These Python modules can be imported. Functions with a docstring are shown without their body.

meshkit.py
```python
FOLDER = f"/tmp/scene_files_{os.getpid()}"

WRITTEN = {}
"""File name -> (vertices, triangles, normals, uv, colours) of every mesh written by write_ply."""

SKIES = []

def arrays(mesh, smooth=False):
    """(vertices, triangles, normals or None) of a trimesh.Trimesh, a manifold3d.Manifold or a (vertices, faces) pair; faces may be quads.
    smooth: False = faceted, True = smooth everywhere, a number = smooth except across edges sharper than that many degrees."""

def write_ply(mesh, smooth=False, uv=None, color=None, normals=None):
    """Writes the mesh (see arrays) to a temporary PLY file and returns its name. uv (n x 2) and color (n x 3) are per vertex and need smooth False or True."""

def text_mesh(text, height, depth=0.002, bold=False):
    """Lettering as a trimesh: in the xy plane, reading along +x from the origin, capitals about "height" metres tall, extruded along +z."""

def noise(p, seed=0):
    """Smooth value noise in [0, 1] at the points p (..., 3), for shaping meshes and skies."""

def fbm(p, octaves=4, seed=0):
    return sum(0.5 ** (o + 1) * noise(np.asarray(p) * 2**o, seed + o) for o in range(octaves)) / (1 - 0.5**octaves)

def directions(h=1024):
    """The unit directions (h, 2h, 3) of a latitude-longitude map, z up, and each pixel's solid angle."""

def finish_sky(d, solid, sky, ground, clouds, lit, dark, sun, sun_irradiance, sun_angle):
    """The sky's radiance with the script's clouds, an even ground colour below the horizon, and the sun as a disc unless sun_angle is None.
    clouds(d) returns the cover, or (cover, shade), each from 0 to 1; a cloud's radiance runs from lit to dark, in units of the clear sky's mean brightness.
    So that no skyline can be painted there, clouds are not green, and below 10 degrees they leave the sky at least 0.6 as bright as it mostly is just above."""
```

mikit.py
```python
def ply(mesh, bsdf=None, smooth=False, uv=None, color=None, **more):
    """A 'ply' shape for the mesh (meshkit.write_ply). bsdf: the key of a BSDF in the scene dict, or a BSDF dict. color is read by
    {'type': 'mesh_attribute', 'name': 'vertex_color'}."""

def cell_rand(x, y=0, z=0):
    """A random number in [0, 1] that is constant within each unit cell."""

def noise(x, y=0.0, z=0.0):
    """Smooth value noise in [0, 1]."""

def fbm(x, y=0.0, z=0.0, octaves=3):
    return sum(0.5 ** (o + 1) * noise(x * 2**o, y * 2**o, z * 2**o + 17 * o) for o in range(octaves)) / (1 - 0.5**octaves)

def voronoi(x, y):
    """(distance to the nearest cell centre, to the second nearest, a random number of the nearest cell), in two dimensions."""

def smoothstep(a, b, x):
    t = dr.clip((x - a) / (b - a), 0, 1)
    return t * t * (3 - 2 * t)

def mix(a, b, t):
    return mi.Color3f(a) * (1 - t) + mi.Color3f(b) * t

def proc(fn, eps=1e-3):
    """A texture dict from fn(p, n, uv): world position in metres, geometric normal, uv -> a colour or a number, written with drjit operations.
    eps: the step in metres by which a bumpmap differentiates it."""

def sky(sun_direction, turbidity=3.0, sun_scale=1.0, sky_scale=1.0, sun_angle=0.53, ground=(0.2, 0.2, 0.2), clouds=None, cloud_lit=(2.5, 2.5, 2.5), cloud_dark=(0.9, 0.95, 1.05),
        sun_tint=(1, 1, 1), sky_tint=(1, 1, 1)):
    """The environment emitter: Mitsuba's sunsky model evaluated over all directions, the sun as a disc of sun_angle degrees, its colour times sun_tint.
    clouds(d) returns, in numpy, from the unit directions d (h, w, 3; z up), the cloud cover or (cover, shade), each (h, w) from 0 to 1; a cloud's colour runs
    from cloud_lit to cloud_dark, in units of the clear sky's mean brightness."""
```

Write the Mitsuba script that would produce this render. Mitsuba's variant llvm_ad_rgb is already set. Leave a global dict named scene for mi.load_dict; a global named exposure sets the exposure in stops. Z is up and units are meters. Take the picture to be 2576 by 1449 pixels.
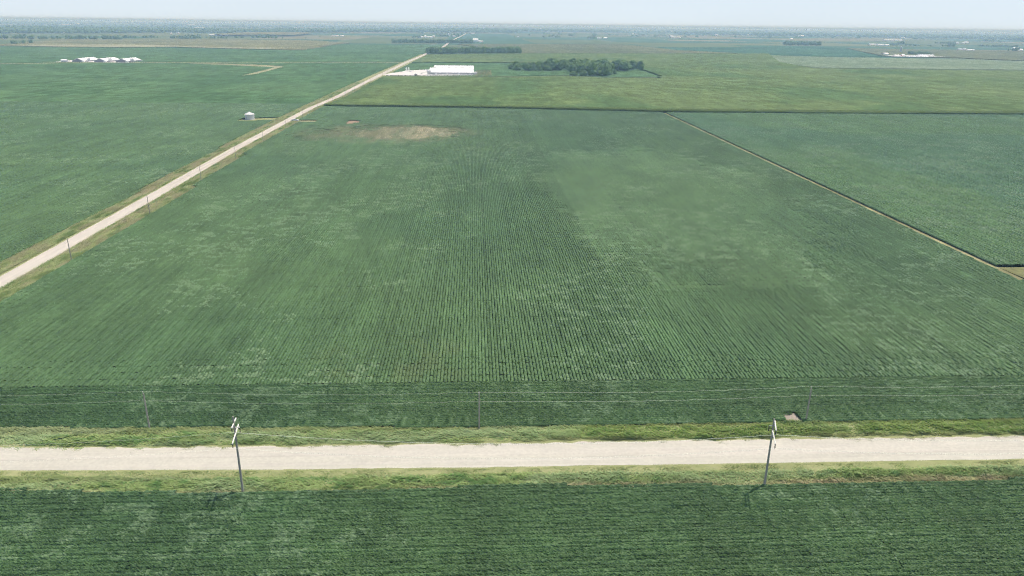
import math, random
import numpy as np, trimesh, drjit as dr, mitsuba as mi
import mikit, meshkit
from shapely.geometry import Polygon, Point, box as sbox
from shapely import prepare
T = mi.ScalarTransform4f
rng = np.random.default_rng(7)
scene, labels = {}, {}

# ---------------------------------------------------------------- camera, sky, exposure, haze
CAM_H, YAW, PITCH, ROLL, FOCAL = 73.0, 3.1, 19.85, 0.734, 1839.0      # metres, degrees; focal length for a 2576-wide frame
_y, _p, _r = map(math.radians, (YAW, PITCH, ROLL))
FWD = np.array([math.sin(_y) * math.cos(_p), math.cos(_y) * math.cos(_p), -math.sin(_p)])
_right = np.cross(FWD, [0, 0, 1]); _right /= np.linalg.norm(_right)
_up = np.cross(_right, FWD)
UP = _up * math.cos(_r) - _right * math.sin(_r)
eye = np.array([0, 0, CAM_H])
exposure = 1.65
scene['camera'] = {'type': 'perspective', 'fov': 2 * math.degrees(math.atan(1288 / FOCAL)), 'fov_axis': 'x', 'near_clip': 0.5, 'far_clip': 90000.0,
                   'to_world': T().look_at(origin=eye.tolist(), target=(eye + FWD).tolist(), up=UP.tolist()), 'medium': {'type': 'ref', 'id': 'haze_air'}}


def sky_veil(d):
    """Thin high summer haze: denser towards the horizon, slightly uneven."""
    e = np.clip(d[..., 2], 0, 1)
    p = d / np.maximum(d[..., 2:3] + 0.25, 0.05)
    n = meshkit.fbm(np.stack([p[..., 0] * 1.3, p[..., 1] * 2.2, p[..., 2] * 0], -1).reshape(-1, 3)).reshape(d.shape[:2])
    return np.clip(SKY_VEIL * np.exp(-e * 3.2) + 0.10 * n, 0, 1), np.zeros(d.shape[:2])


SKY_VEIL = 0.85
scene['sky'] = mikit.sky((4.5, 2.9, 12.5), turbidity=4, clouds=sky_veil, cloud_lit=(2.25, 2.55, 2.78), sun_tint=(0.97, 1.0, 1.05))
scene['haze_air'] = {'type': 'homogeneous', 'albedo': {'type': 'rgb', 'value': [0.76, 0.87, 0.98]}, 'sigma_t': {'type': 'rgb', 'value': [1.10e-4, 1.45e-4, 1.95e-4]}, 'phase': {'type': 'isotropic'}}
scene['haze'] = {'type': 'cube', 'to_world': T().translate([0, 0, 37.0]).scale([40000, 40000, 43.0]), 'bsdf': {'type': 'null'}, 'interior': {'type': 'ref', 'id': 'haze_air'}}
labels['haze'] = {'kind': 'stuff', 'label': 'thin blue summer haze over the whole plain', 'category': 'haze'}


# ---------------------------------------------------------------- helpers
def numbered(name):
    key, n = name, 0
    while key in used:
        n += 1
        key = f'{name}_{n:03d}'
    used.add(key)
    return key


used = set()


def thing(name, label, cat, group=None):
    key = numbered(name)
    labels[key] = {'label': label, 'category': cat}
    if group: labels[key]['group'] = group
    return key


def part(parent, name, mesh, mat, smooth=False, label=None, stuff=False, **kw):
    key = numbered(f'{parent}__{name}')
    scene[key] = mikit.ply(mesh, mat, smooth, **kw)
    if label or stuff:
        labels[key] = {}
        if label: labels[key]['label'] = label
        if stuff: labels[key]['kind'] = 'stuff'
    return key


def whole(name, mesh, mat, label=None, cat=None, kind=None, group=None, smooth=False, **kw):
    key = numbered(name)
    scene[key] = mikit.ply(mesh, mat, smooth, **kw)
    labels[key] = {k: v for k, v in dict(label=label, category=cat, kind=kind, group=group).items() if v}
    return key


def bx(x0, x1, y0, y1, z0, z1):
    m = trimesh.creation.box((x1 - x0, y1 - y0, z1 - z0)); m.apply_translation(((x0 + x1) / 2, (y0 + y1) / 2, (z0 + z1) / 2))
    return m


def cat(*ms): return trimesh.util.concatenate(list(ms))


def tube(pts, rad, n=6, caps=True):
    """A tube along a polyline, rad a number or one per point."""
    P = np.asarray(pts, float); R = np.broadcast_to(np.asarray(rad, float), (len(P),))
    V, Fc = [], []
    for i, p in enumerate(P):
        t = P[min(i + 1, len(P) - 1)] - P[max(i - 1, 0)]; t /= np.linalg.norm(t)
        a = np.cross(t, [0, 0, 1] if abs(t[2]) < .9 else [1, 0, 0]); a /= np.linalg.norm(a); b = np.cross(t, a)
        th = np.arange(n) * 2 * math.pi / n
        V.append(p + R[i] * (np.cos(th)[:, None] * a + np.sin(th)[:, None] * b))
    for i in range(len(P) - 1):
        for k in range(n):
            a, b = i * n + k, i * n + (k + 1) % n
            Fc += [[a, b, b + n], [a, b + n, a + n]]
    V = np.vstack(V)
    if caps:
        V = np.vstack([V, P[0], P[-1]]); m = len(V) - 2
        for k in range(n):
            Fc += [[m, (k + 1) % n, k], [m + 1, (len(P) - 1) * n + k, (len(P) - 1) * n + (k + 1) % n]]
    return trimesh.Trimesh(V, np.array(Fc), process=False)


def lathe(profile, n=24):
    return trimesh.creation.revolve(np.array(profile, float), sections=n)


def at(m, x, y, z=0.0, rot=0.0):
    m = m.copy(); m.apply_transform(trimesh.transformations.rotation_matrix(rot, [0, 0, 1])); m.apply_translation((x, y, z)); return m


def terrain(x, y):
    """Flat near the site; low swells beyond 2.6 km."""
    d = np.hypot(x, y); s = np.clip((d - 2600) / 3400, 0, 1); s = s * s * (3 - 2 * s)
    return s * (4 * np.sin(x / 1150 + 1.3) * np.sin(y / 1100 + .4) + 2 * np.sin(x / 470 + y / 1900) * np.sin(y / 900 + 2) + 3)


def in_view(x, y, margin=0.16):
    """Whether a ground point could be seen from the photograph's place or a few steps beside it."""
    P = np.stack([x, y, np.zeros_like(x) - CAM_H], -1); zc = P @ FWD; r = np.cross(FWD, UP)
    u, v = P @ r / np.maximum(zc, 1), P @ UP / np.maximum(zc, 1)
    return (zc > 5) & (np.abs(u) < 0.7 * (1 + margin) + 6 / np.maximum(zc, 1)) & (v > -0.394 * (1 + margin) - 4 / np.maximum(zc, 1))


def leaves(C, N, size, aspect=1.5, fold=0.0, r=rng):
    """Rhombic leaf faces at centres C with normals N; uv.x is a random number per leaf."""
    n = len(C); N = N / np.linalg.norm(N, axis=1, keepdims=True)
    a = r.normal(size=(n, 3)); a -= (a * N).sum(1, keepdims=True) * N; a /= np.linalg.norm(a, axis=1, keepdims=True)
    b = np.cross(N, a); s = (np.asarray(size) * r.uniform(.75, 1.3, n))[:, None] / 2
    L, W = a * s * aspect ** .5, b * s / aspect ** .5
    V = np.stack([C - L, C - W * 1.1 + N * s * fold, C + L, C + W * 1.1 + N * s * fold], 1).reshape(-1, 3)
    i = np.arange(n)[:, None] * 4
    F = np.concatenate([i + [0, 1, 2], i + [0, 2, 3]], 1).reshape(-1, 3)
    u = r.random(n); uv = np.repeat(np.stack([u, r.random(n)], 1), 4, 0)
    return trimesh.Trimesh(V, F, process=False), uv


def flat(poly, z, step=None):
    """A sheet of a shapely polygon at height z."""
    v, f = trimesh.creation.triangulate_polygon(poly, engine='earcut')
    return trimesh.Trimesh(np.column_stack([v, np.full(len(v), z)]), f, process=False)


# ---------------------------------------------------------------- materials
def diffuse(fn): return {'type': 'twosided', 'bsdf': {'type': 'diffuse', 'reflectance': mikit.proc(fn) if callable(fn) else {'type': 'rgb', 'value': list(fn)}}}
def plain(c, rough=.5, metal=0.0): return {'type': 'twosided', 'bsdf': {'type': 'principled', 'base_color': {'type': 'rgb', 'value': list(c)}, 'roughness': rough, 'metallic': metal, 'specular': .4}}
def leafy(fn, trans=.8, rough=.55): return {'type': 'principledthin', 'base_color': mikit.proc(fn), 'roughness': rough, 'diff_trans': trans, 'eta': 1.33}
def canopy(fn): return {'type': 'twosided', 'bsdf': {'type': 'principled', 'base_color': mikit.proc(fn), 'roughness': .55, 'specular': .2}}
ss, mix, noise, fbm, crand = mikit.smoothstep, mikit.mix, mikit.noise, mikit.fbm, mikit.cell_rand


def vigour(p):
    """Uneven growth of the plants: row by row as they were sown, pass by pass of the planter, and in streaks along the rows."""
    across, along = dr.select(p.y < 140.95, p.y - 140.95, p.x), dr.select(p.y < 140.95, p.x, p.y - 140.95)
    row = dr.floor(across / .762)
    rows = .85 + .12 * crand(row, 3) + .10 * crand(dr.floor(row / 2), 5) + .08 * crand(dr.floor(row / 6), 9)
    track = (row - 16 * dr.floor(row / 16))
    rows = rows * dr.select((track == 4) | (track == 11), .92, 1.) * dr.select(track == 0, .94, 1.)
    return rows * (.83 + .34 * fbm(across / .762 * .9, along / 3.4, 2., 3)) * (.82 + .36 * fbm(p.x / 7 + 9, p.y / 15, 5., 2))


def soy_tone(p, speck, shade):
    """Soybean foliage: field-wide drifts of green, wind-turned leaves with pale undersides, a weak yellowed spot; speck, shade: random per leaf or plant."""
    big = fbm(p.x / 70 + 3, p.y / 80 + 9)
    wind = fbm(p.x / 3.2 + 40, p.y / 2.2 + 11, 0, 3)
    broad = fbm(p.x / 26 + 7, p.y / 34 + 2, 0, 4)
    pale = .04 + (.16 + .50 * ss(.40, .66, broad)) * ss(.40, .70, wind)
    c = mix((.066, .128, .049), (.089, .164, .067), shade)
    c = mix(c, (.095, .166, .062), ss(.50, .72, big) * .3)
    c = mix(c, (.059, .124, .053), ss(.50, .28, big) * .35)
    c = c * (.90 + .20 * fbm(p.x / 11, p.y / 13)) * vigour(p)
    c = mix(c, (.190, .285, .158), ss(pale + .06, pale - .06, speck) * .55)
    bx1, by1 = (p.x + 60) / 66, (p.y - 520) / 52
    c = mix(c, (.20, .21, .115), ss(1.2, .3, bx1 * bx1 + by1 * by1) * (.15 + .55 * ss(.35, .7, fbm(p.x / 12, p.y / 26, 0, 3))))
    dx, dy = (p.x + 16) / 26, (p.y - 152) / 15
    stress = ss(.35, .62, fbm(p.x / 5 + 31, p.y / 9 + 3)) * ss(1.0, .2, dx * dx + dy * dy) * ss(139, 142, p.y)
    return mix(c, (.17, .18, .08), stress * .15)


def soy_canopy(p, n, uv): return soy_tone(p, .15 + .85 * noise(p.x * 2.1, p.y * 2.1, 3.), noise(p.x * 1.1 + 5, p.y * 1.1, 7.))
def soy_leaf(p, n, uv): return soy_tone(p, uv.x, uv.y) * 1.45


def corn_tone(p, speck, shade):
    big = fbm(p.x / 90 + 13, p.y / 120 + 5)
    c = mix((.086, .164, .068), (.116, .210, .086), shade)
    c = mix(c, (.078, .160, .086), ss(.55, .38, big) * .7)
    c = c * vigour(p)
    return mix(c, (.19, .27, .165), ss(.22, .10, speck - .30 * ss(.45, .7, fbm(p.x / 18, p.y / 9))) * .7)


def corn_canopy(p, n, uv): return corn_tone(p, .1 + .9 * noise(p.x * 1.7, p.y * 1.7, 3.), noise(p.x * .9, p.y * .9, 7.))
def corn_leaf(p, n, uv): return corn_tone(p, uv.x, uv.y) * 1.5


def tassel_corn_leaf(p, n, uv):
    top = ss(1.7, 2.4, p.z)
    c = mix((.15, .25, .09), (.21, .32, .12), uv.y)
    return mix(c, mix((.18, .26, .085), (.27, .33, .13), uv.x), top * .8)


def verge_leaf(p, n, uv):
    """Roadside grass: mown strip by the gravel, lush ditch, dry edge by the crop."""
    v = p.y + 1.2 * (fbm(p.x / 5, p.y / 2) - .5) + 1.5 * (noise(p.x / 22, 3.3) - .5)
    clump = fbm(p.x / 2.2, p.y / 1.1, 0, 3)
    big = noise(p.x / 14 + 8, p.y / 3)
    g = mix((.33, .45, .18), (.50, .63, .29), uv.y)
    g = mix(g, (.17, .36, .12), ss(.5, .7, clump) * .7)
    g = mix(g, (.46, .58, .33), ss(.46, .64, big) * .8)
    g = mix(g, (.37, .50, .14), ss(0, 30, p.x) * ss(117, 118, v) * .45)
    edge = 102.35 + 2.2 * ss(-45, -85, p.x)
    south_dry = ss(1.5, .5, v - edge) * (.55 + .45 * noise(p.x / 6, 9))
    mown = ss(106.6, 107.4, v) * ss(112, 110, v)
    g = mix(g, (.31, .38, .165), mown * .75)
    g = mix(g, (.62, .55, .39), south_dry * .85 * dr.select(uv.x < .8, 1., .3))
    north_dry = ss(121.4, 122.6, v)
    g = mix(g, (.38, .40, .22), north_dry * .4)
    g = mix(g, (.28, .30, .14), ss(117.9, 117.1, v) * ss(112, 114, v) * .65)
    return mix(g, (.46, .44, .27), dr.select(uv.x > .95, .6, 0.))


def side_verge_leaf(p, n, uv):
    clump = fbm(p.x / 3, p.y / 9, 0, 3)
    g = mix((.36, .44, .20), (.52, .58, .32), uv.y)
    g = mix(g, (.17, .29, .10), ss(.52, .68, clump) * .7)
    g = mix(g, (.46, .45, .30), ss(.50, .36, clump) * .7)
    return mix(g, (.50, .46, .31), ss(.6, .72, fbm(p.x / 2 + 5, p.y / 30 + 3)) * .6)


def tree_leaf(p, n, uv):
    c = mix((.105, .200, .070), (.185, .300, .105), uv.y)
    c = mix(c, (.22, .32, .115), noise(p.x / 9, p.y / 9) * .5)
    c = mix(c, (.08, .155, .085), noise(p.x / 14 + 5, p.y / 14) * .4)
    return mix(c, (.30, .38, .20), dr.select(uv.x > .88, .6, 0.))


def tree_crown(p, n, uv): return tree_leaf(p, n, mi.Point2f(.88 * noise(p.x * 1.3, p.y * 1.3, p.z * 1.3), noise(p.x * .7 + 3, p.y * .7, p.z * .7))) * .95


def gravel(p, n, uv):
    across = p.y
    c = mix((.50, .49, .43), (.56, .55, .48), fbm(p.x / 9, p.y / 1.3, 0, 4))
    streak = fbm(p.x / 40 + 5, p.y / .35, 0, 3)
    c = mix(c, (.46, .43, .38), ss(.55, .75, streak) * .35)
    c = mix(c, (.63, .60, .55), ss(.5, .8, noise(p.x / 60, (p.y - 112.9) / .8)) * .3)
    c = c * (1 - .07 * (ss(.9, .4, dr.abs(p.y - 111.2 - .1 * noise(p.x / 9))) + ss(.9, .4, dr.abs(p.y - 114.3))) * noise(p.x / 7, 3.))
    return c * (.93 + .14 * noise(p.x * 3, p.y * 3, p.z * 3))


def side_gravel(p, n, uv):
    c = mix((.50, .475, .42), (.60, .565, .51), fbm(p.x / 1.4, p.y / 14, 0, 3))
    return mix(c, (.40, .35, .28), ss(.58, .75, fbm(p.x / .8 + 4, p.y / 60)) * .4)


def yard_gravel(p, n, uv): return mix((.62, .61, .58), (.72, .71, .69), fbm(p.x / 8, p.y / 14))
def sand(p, n, uv): return mix((.27, .24, .205), (.38, .345, .30), fbm(p.x / 5, p.y / 9, 0, 3))
def red_soil(p, n, uv): return mix((.30, .22, .15), (.40, .32, .24), fbm(p.x / 2, p.y / 4))
def dry_ground(p, n, uv): return mix((.25, .29, .13), (.36, .37, .20), fbm(p.x / 3, p.y / 3, 0, 3))
def wood(p, n, uv): return mix((.26, .245, .22), (.44, .415, .38), fbm(p.x * 25, p.y * 25, p.z * 1.2, 3))


def pick(c, k, cols):
    out = mi.Color3f(cols[0])
    for i, q in enumerate(cols[1:], 1):
        out = dr.select(k > i / len(cols), mi.Color3f(q), out)
    return out


def ground_mat(p, n, uv):
    """Dark soil at the site; beyond it the quarter-section patchwork of the plain."""
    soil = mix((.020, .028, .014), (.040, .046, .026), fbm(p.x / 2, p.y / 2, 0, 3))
    bx1, by1 = (p.x + 54) / 52, (p.y - 520) / 44
    bx2, by2 = (p.x + 108) / 21, (p.y - 505) / 34
    wash = dr.maximum(ss(1.3, .8, bx1 * bx1 + by1 * by1 + .8 * (fbm(p.x / 14, p.y / 20, 0, 3) - .5)), ss(1.4, .8, bx2 * bx2 + by2 * by2 + .8 * (fbm(p.x / 9 + 5, p.y / 14, 0, 3) - .5)))
    soil = mix(soil, mix((.30, .265, .19), (.60, .53, .41), ss(.25, .75, fbm(p.x / 2.2, p.y / 18, 0, 3))), wash)
    wx, wy = p.x + 25 * (noise(p.x / 300, p.y / 300) - .5), p.y + 35 * (noise(p.x / 350 + 9, p.y / 260) - .5)
    col = dr.floor((wx + 140) / 402.3)
    row = dr.floor((wy + 700 * crand(col, 3)) / (402.3 * (1 + dr.floor(2.2 * crand(col, 8)))))
    k = crand(col, row, 5)
    f = pick(p, k, [(.066, .145, .088), (.115, .165, .080), (.075, .150, .090), (.150, .185, .092), (.066, .140, .088), (.125, .170, .084), (.20, .205, .115)])  # some of the distant haze blue is mixed into these field colours
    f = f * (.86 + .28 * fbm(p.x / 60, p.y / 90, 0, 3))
    edge = dr.minimum(dr.abs((wx + 140) / 402.3 - dr.round((wx + 140) / 402.3)) * 402.3, 1e4)
    f = mix(f, (.21, .21, .13), ss(9, 4, edge) * .3)
    far = ss(745, 760, dr.maximum(p.y, dr.abs(p.x) - 300))
    return mix(soil, f, far)


def crop_slab(a, b, dark, sx, sy, seed):  # slab colours include the average self-shadow of a leafy canopy
    def fn(p, n, uv):
        q = fbm(p.x / sx + seed, p.y / sy + seed * .7, 0, 4)
        w = fbm(p.x / 16 + seed, p.y / 9 + 3 * seed, 0, 3)
        c = mix(a, b, ss(.3, .7, q))
        c = mix(c, mi.Color3f(b) * 1.45, ss(.54, .74, w) * .55)
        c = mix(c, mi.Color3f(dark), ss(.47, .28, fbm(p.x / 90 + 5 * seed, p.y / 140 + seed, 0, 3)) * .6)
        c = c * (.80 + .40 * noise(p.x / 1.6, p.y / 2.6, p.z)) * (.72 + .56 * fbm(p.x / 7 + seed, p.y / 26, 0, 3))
        return c
    return fn


MATS = {
    'soy_leaf': leafy(soy_leaf), 'corn_leaf': leafy(corn_leaf), 'soy_canopy': canopy(soy_canopy), 'corn_canopy': canopy(corn_canopy), 'tassel_corn_leaf': leafy(tassel_corn_leaf, .6), 'verge_leaf': leafy(verge_leaf, .9, .6), 'side_verge_leaf': leafy(side_verge_leaf, .9, .6),
    'tree_leaf': leafy(tree_leaf, .7, .6), 'tree_crown': diffuse(tree_crown), 'gravel': diffuse(gravel), 'side_gravel': diffuse(side_gravel), 'yard_gravel': diffuse(yard_gravel), 'sand': diffuse(sand), 'red_soil': diffuse(red_soil),
    'dry_ground': diffuse(dry_ground), 'wood': diffuse(wood), 'ground_mat': diffuse(ground_mat),
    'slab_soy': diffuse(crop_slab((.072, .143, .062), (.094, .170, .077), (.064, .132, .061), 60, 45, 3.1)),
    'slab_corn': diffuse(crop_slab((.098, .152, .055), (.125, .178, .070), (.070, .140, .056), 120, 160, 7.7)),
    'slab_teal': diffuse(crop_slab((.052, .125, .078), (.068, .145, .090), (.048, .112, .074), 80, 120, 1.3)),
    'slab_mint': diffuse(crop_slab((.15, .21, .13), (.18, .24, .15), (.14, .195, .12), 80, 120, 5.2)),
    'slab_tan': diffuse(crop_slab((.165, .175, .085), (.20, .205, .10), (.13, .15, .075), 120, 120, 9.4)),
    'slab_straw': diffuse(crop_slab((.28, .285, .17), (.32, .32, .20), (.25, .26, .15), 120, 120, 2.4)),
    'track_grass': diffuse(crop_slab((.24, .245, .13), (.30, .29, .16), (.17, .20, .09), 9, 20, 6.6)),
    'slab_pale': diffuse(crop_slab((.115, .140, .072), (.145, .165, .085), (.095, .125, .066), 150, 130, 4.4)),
    'white_metal': plain((.80, .80, .79), .45), 'roof_metal': plain((.82, .82, .82), .4), 'grey_metal': plain((.42, .44, .46), .4, .3), 'dim_metal': plain((.22, .22, .23), .6), 'dark_panel': plain((.05, .055, .06), .5), 'galvanised': plain((.60, .62, .65), .38, .45),
    'white_arm': plain((.78, .77, .72), .5), 'insulator': plain((.035, .03, .028), .25), 'cable': plain((.86, .90, .80), .5), 'red_wood': plain((.33, .07, .05), .7), 'tan_wall': plain((.5, .46, .40), .7), 'concrete': plain((.5, .49, .46), .8),
    'car_paint': {'type': 'twosided', 'bsdf': {'type': 'principled', 'base_color': {'type': 'rgb', 'value': [.80, .81, .82]}, 'roughness': .3, 'clearcoat': .8}}, 'car_glass': plain((.02, .025, .03), .08), 'tyre': plain((.025, .025, .027), .8), 'bark': plain((.13, .10, .08), .9),
}
scene.update(MATS)

# ---------------------------------------------------------------- surveyed places, metres east and north of the camera's foot
FIELDS = {'left_soy': [(-1274, 2140), (-1080, 2106), (-951, 2118), (-834, 2196), (-681, 2128), (-587, 2094), (-456, 2074), (-454, 2277), (-463, 2662), (-316, 2673), (-100, 2712), (-124, 1921), (-143, 1171)], 'left_tan': [(-1266, 2125), (-1073, 2092), (-945, 2104), (-828, 2180), (-583, 2080), (-453, 2060), (-467, 2685), (-449, 2828), (-621, 3120), (-798, 3205), (-1086, 3114), (-1294, 2892), (-1487, 2883), (-1408, 2491), (-1339, 2250)], 'left_tan_band': [(-1284, 2193), (-1031, 2378), (-813, 2259), (-657, 2188), (-505, 2223), (-568, 2101), (-681, 2128), (-833, 2193), (-950, 2115), (-1079, 2103)], 'barn_soy': [(-137, 1479), (77, 1506), (147, 1497), (286, 1478), (290, 1278), (283, 1131), (197, 1119), (151, 1157), (58, 1127), (27, 1118), (-139, 1117)], 'corn_north': [(-114, 1851), (123, 1989), (855, 2189), (671, 1648), (658, 1440), (1069, 1429), (1143, 1396), (561, 673), (513, 673), (330, 669), (170, 672), (18, 689), (-142, 691), (-137, 768), (-138, 1109), (27, 1114), (58, 1122), (151, 1153), (196, 1115), (282, 1122), (291, 1278), (287, 1486), (148, 1504), (78, 1517), (-136, 1489)], 'far_teal': [(637, 2785), (766, 2788), (1093, 2936), (1252, 3057), (1427, 2973), (1423, 2877), (1316, 2592), (1131, 2068), (950, 2049), (813, 2148), (638, 2315), (645, 2423)], 'mint': [(797, 2089), (916, 2015), (1078, 1969), (1289, 1994), (1377, 1849), (1474, 1809), (1148, 1403), (1074, 1436), (661, 1447), (675, 1657)], 'mid_pale': [(123, 2002), (861, 2206), (801, 2101), (641, 2407), (627, 2805), (595, 3103), (165, 2926), (-60, 2832)], 'far_olive': [(1439, 2901), (1614, 2846), (2012, 2713), (2137, 2635), (1483, 1820), (1386, 1861), (1298, 2008), (1138, 2069), (1324, 2594)], 'tan_far': [(-1372, 4760), (-1104, 5061), (-958, 4712), (-901, 3941), (-1090, 3913), (-1186, 3723), (-1307, 3983)], 'strip_upper': [(-511, 1391), (-448, 1389), (-383, 1367), (-323, 1325), (-324, 1285), (-363, 1308), (-436, 1351), (-498, 1375)], 'strip_lower': [(-332, 1289), (-322, 1320), (-318, 1235), (-315, 1119), (-326, 1075), (-327, 1154), (-329, 1223)], 'lane_left': [(-795, 1325), (-711, 1371), (-617, 1396), (-406, 1438), (-178, 1496), (-135, 1508), (-137, 1483), (-176, 1475), (-401, 1422), (-608, 1375), (-702, 1354), (-786, 1309)], 'yard': [(-139, 1131), (-126, 1174), (-118, 1189), (-115, 1205), (-109, 1242), (-75, 1270), (-68, 1145), (-19, 1152), (0, 1151), (0, 1137), (-65, 1119), (-125, 1117)], 'garden': [(4, 1260), (29, 1264), (27, 1123), (2, 1124)], 'bare1': [(-118, 489), (-119, 511), (-117, 529), (-113, 531), (-100, 515), (-96, 501), (-101, 484), (-108, 481)], 'bare2': [(-93, 531), (-85, 549), (-61, 558), (-59, 580), (-34, 567), (-15, 556), (-13, 535), (-23, 518), (-35, 495), (-50, 483), (-77, 477), (-86, 503)], 'redpatch': [(-98, 585), (-94, 590), (-90, 583), (-90, 576), (-93, 571)], 'trackpatch': [(-139, 588), (-122, 588), (-121, 583), (-137, 581)], 'binpad': [(-184, 588), (-179, 596), (-171, 602), (-159, 605), (-151, 608), (-150, 592), (-165, 587), (-169, 582), (-180, 581)], 'cornergrass': [(170, 218), (182, 219), (200, 220), (166, 178), (169, 204)], 'tan_strip2': [(1420, 5189), (1839, 5264), (1604, 4587), (1331, 4861)]}
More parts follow.
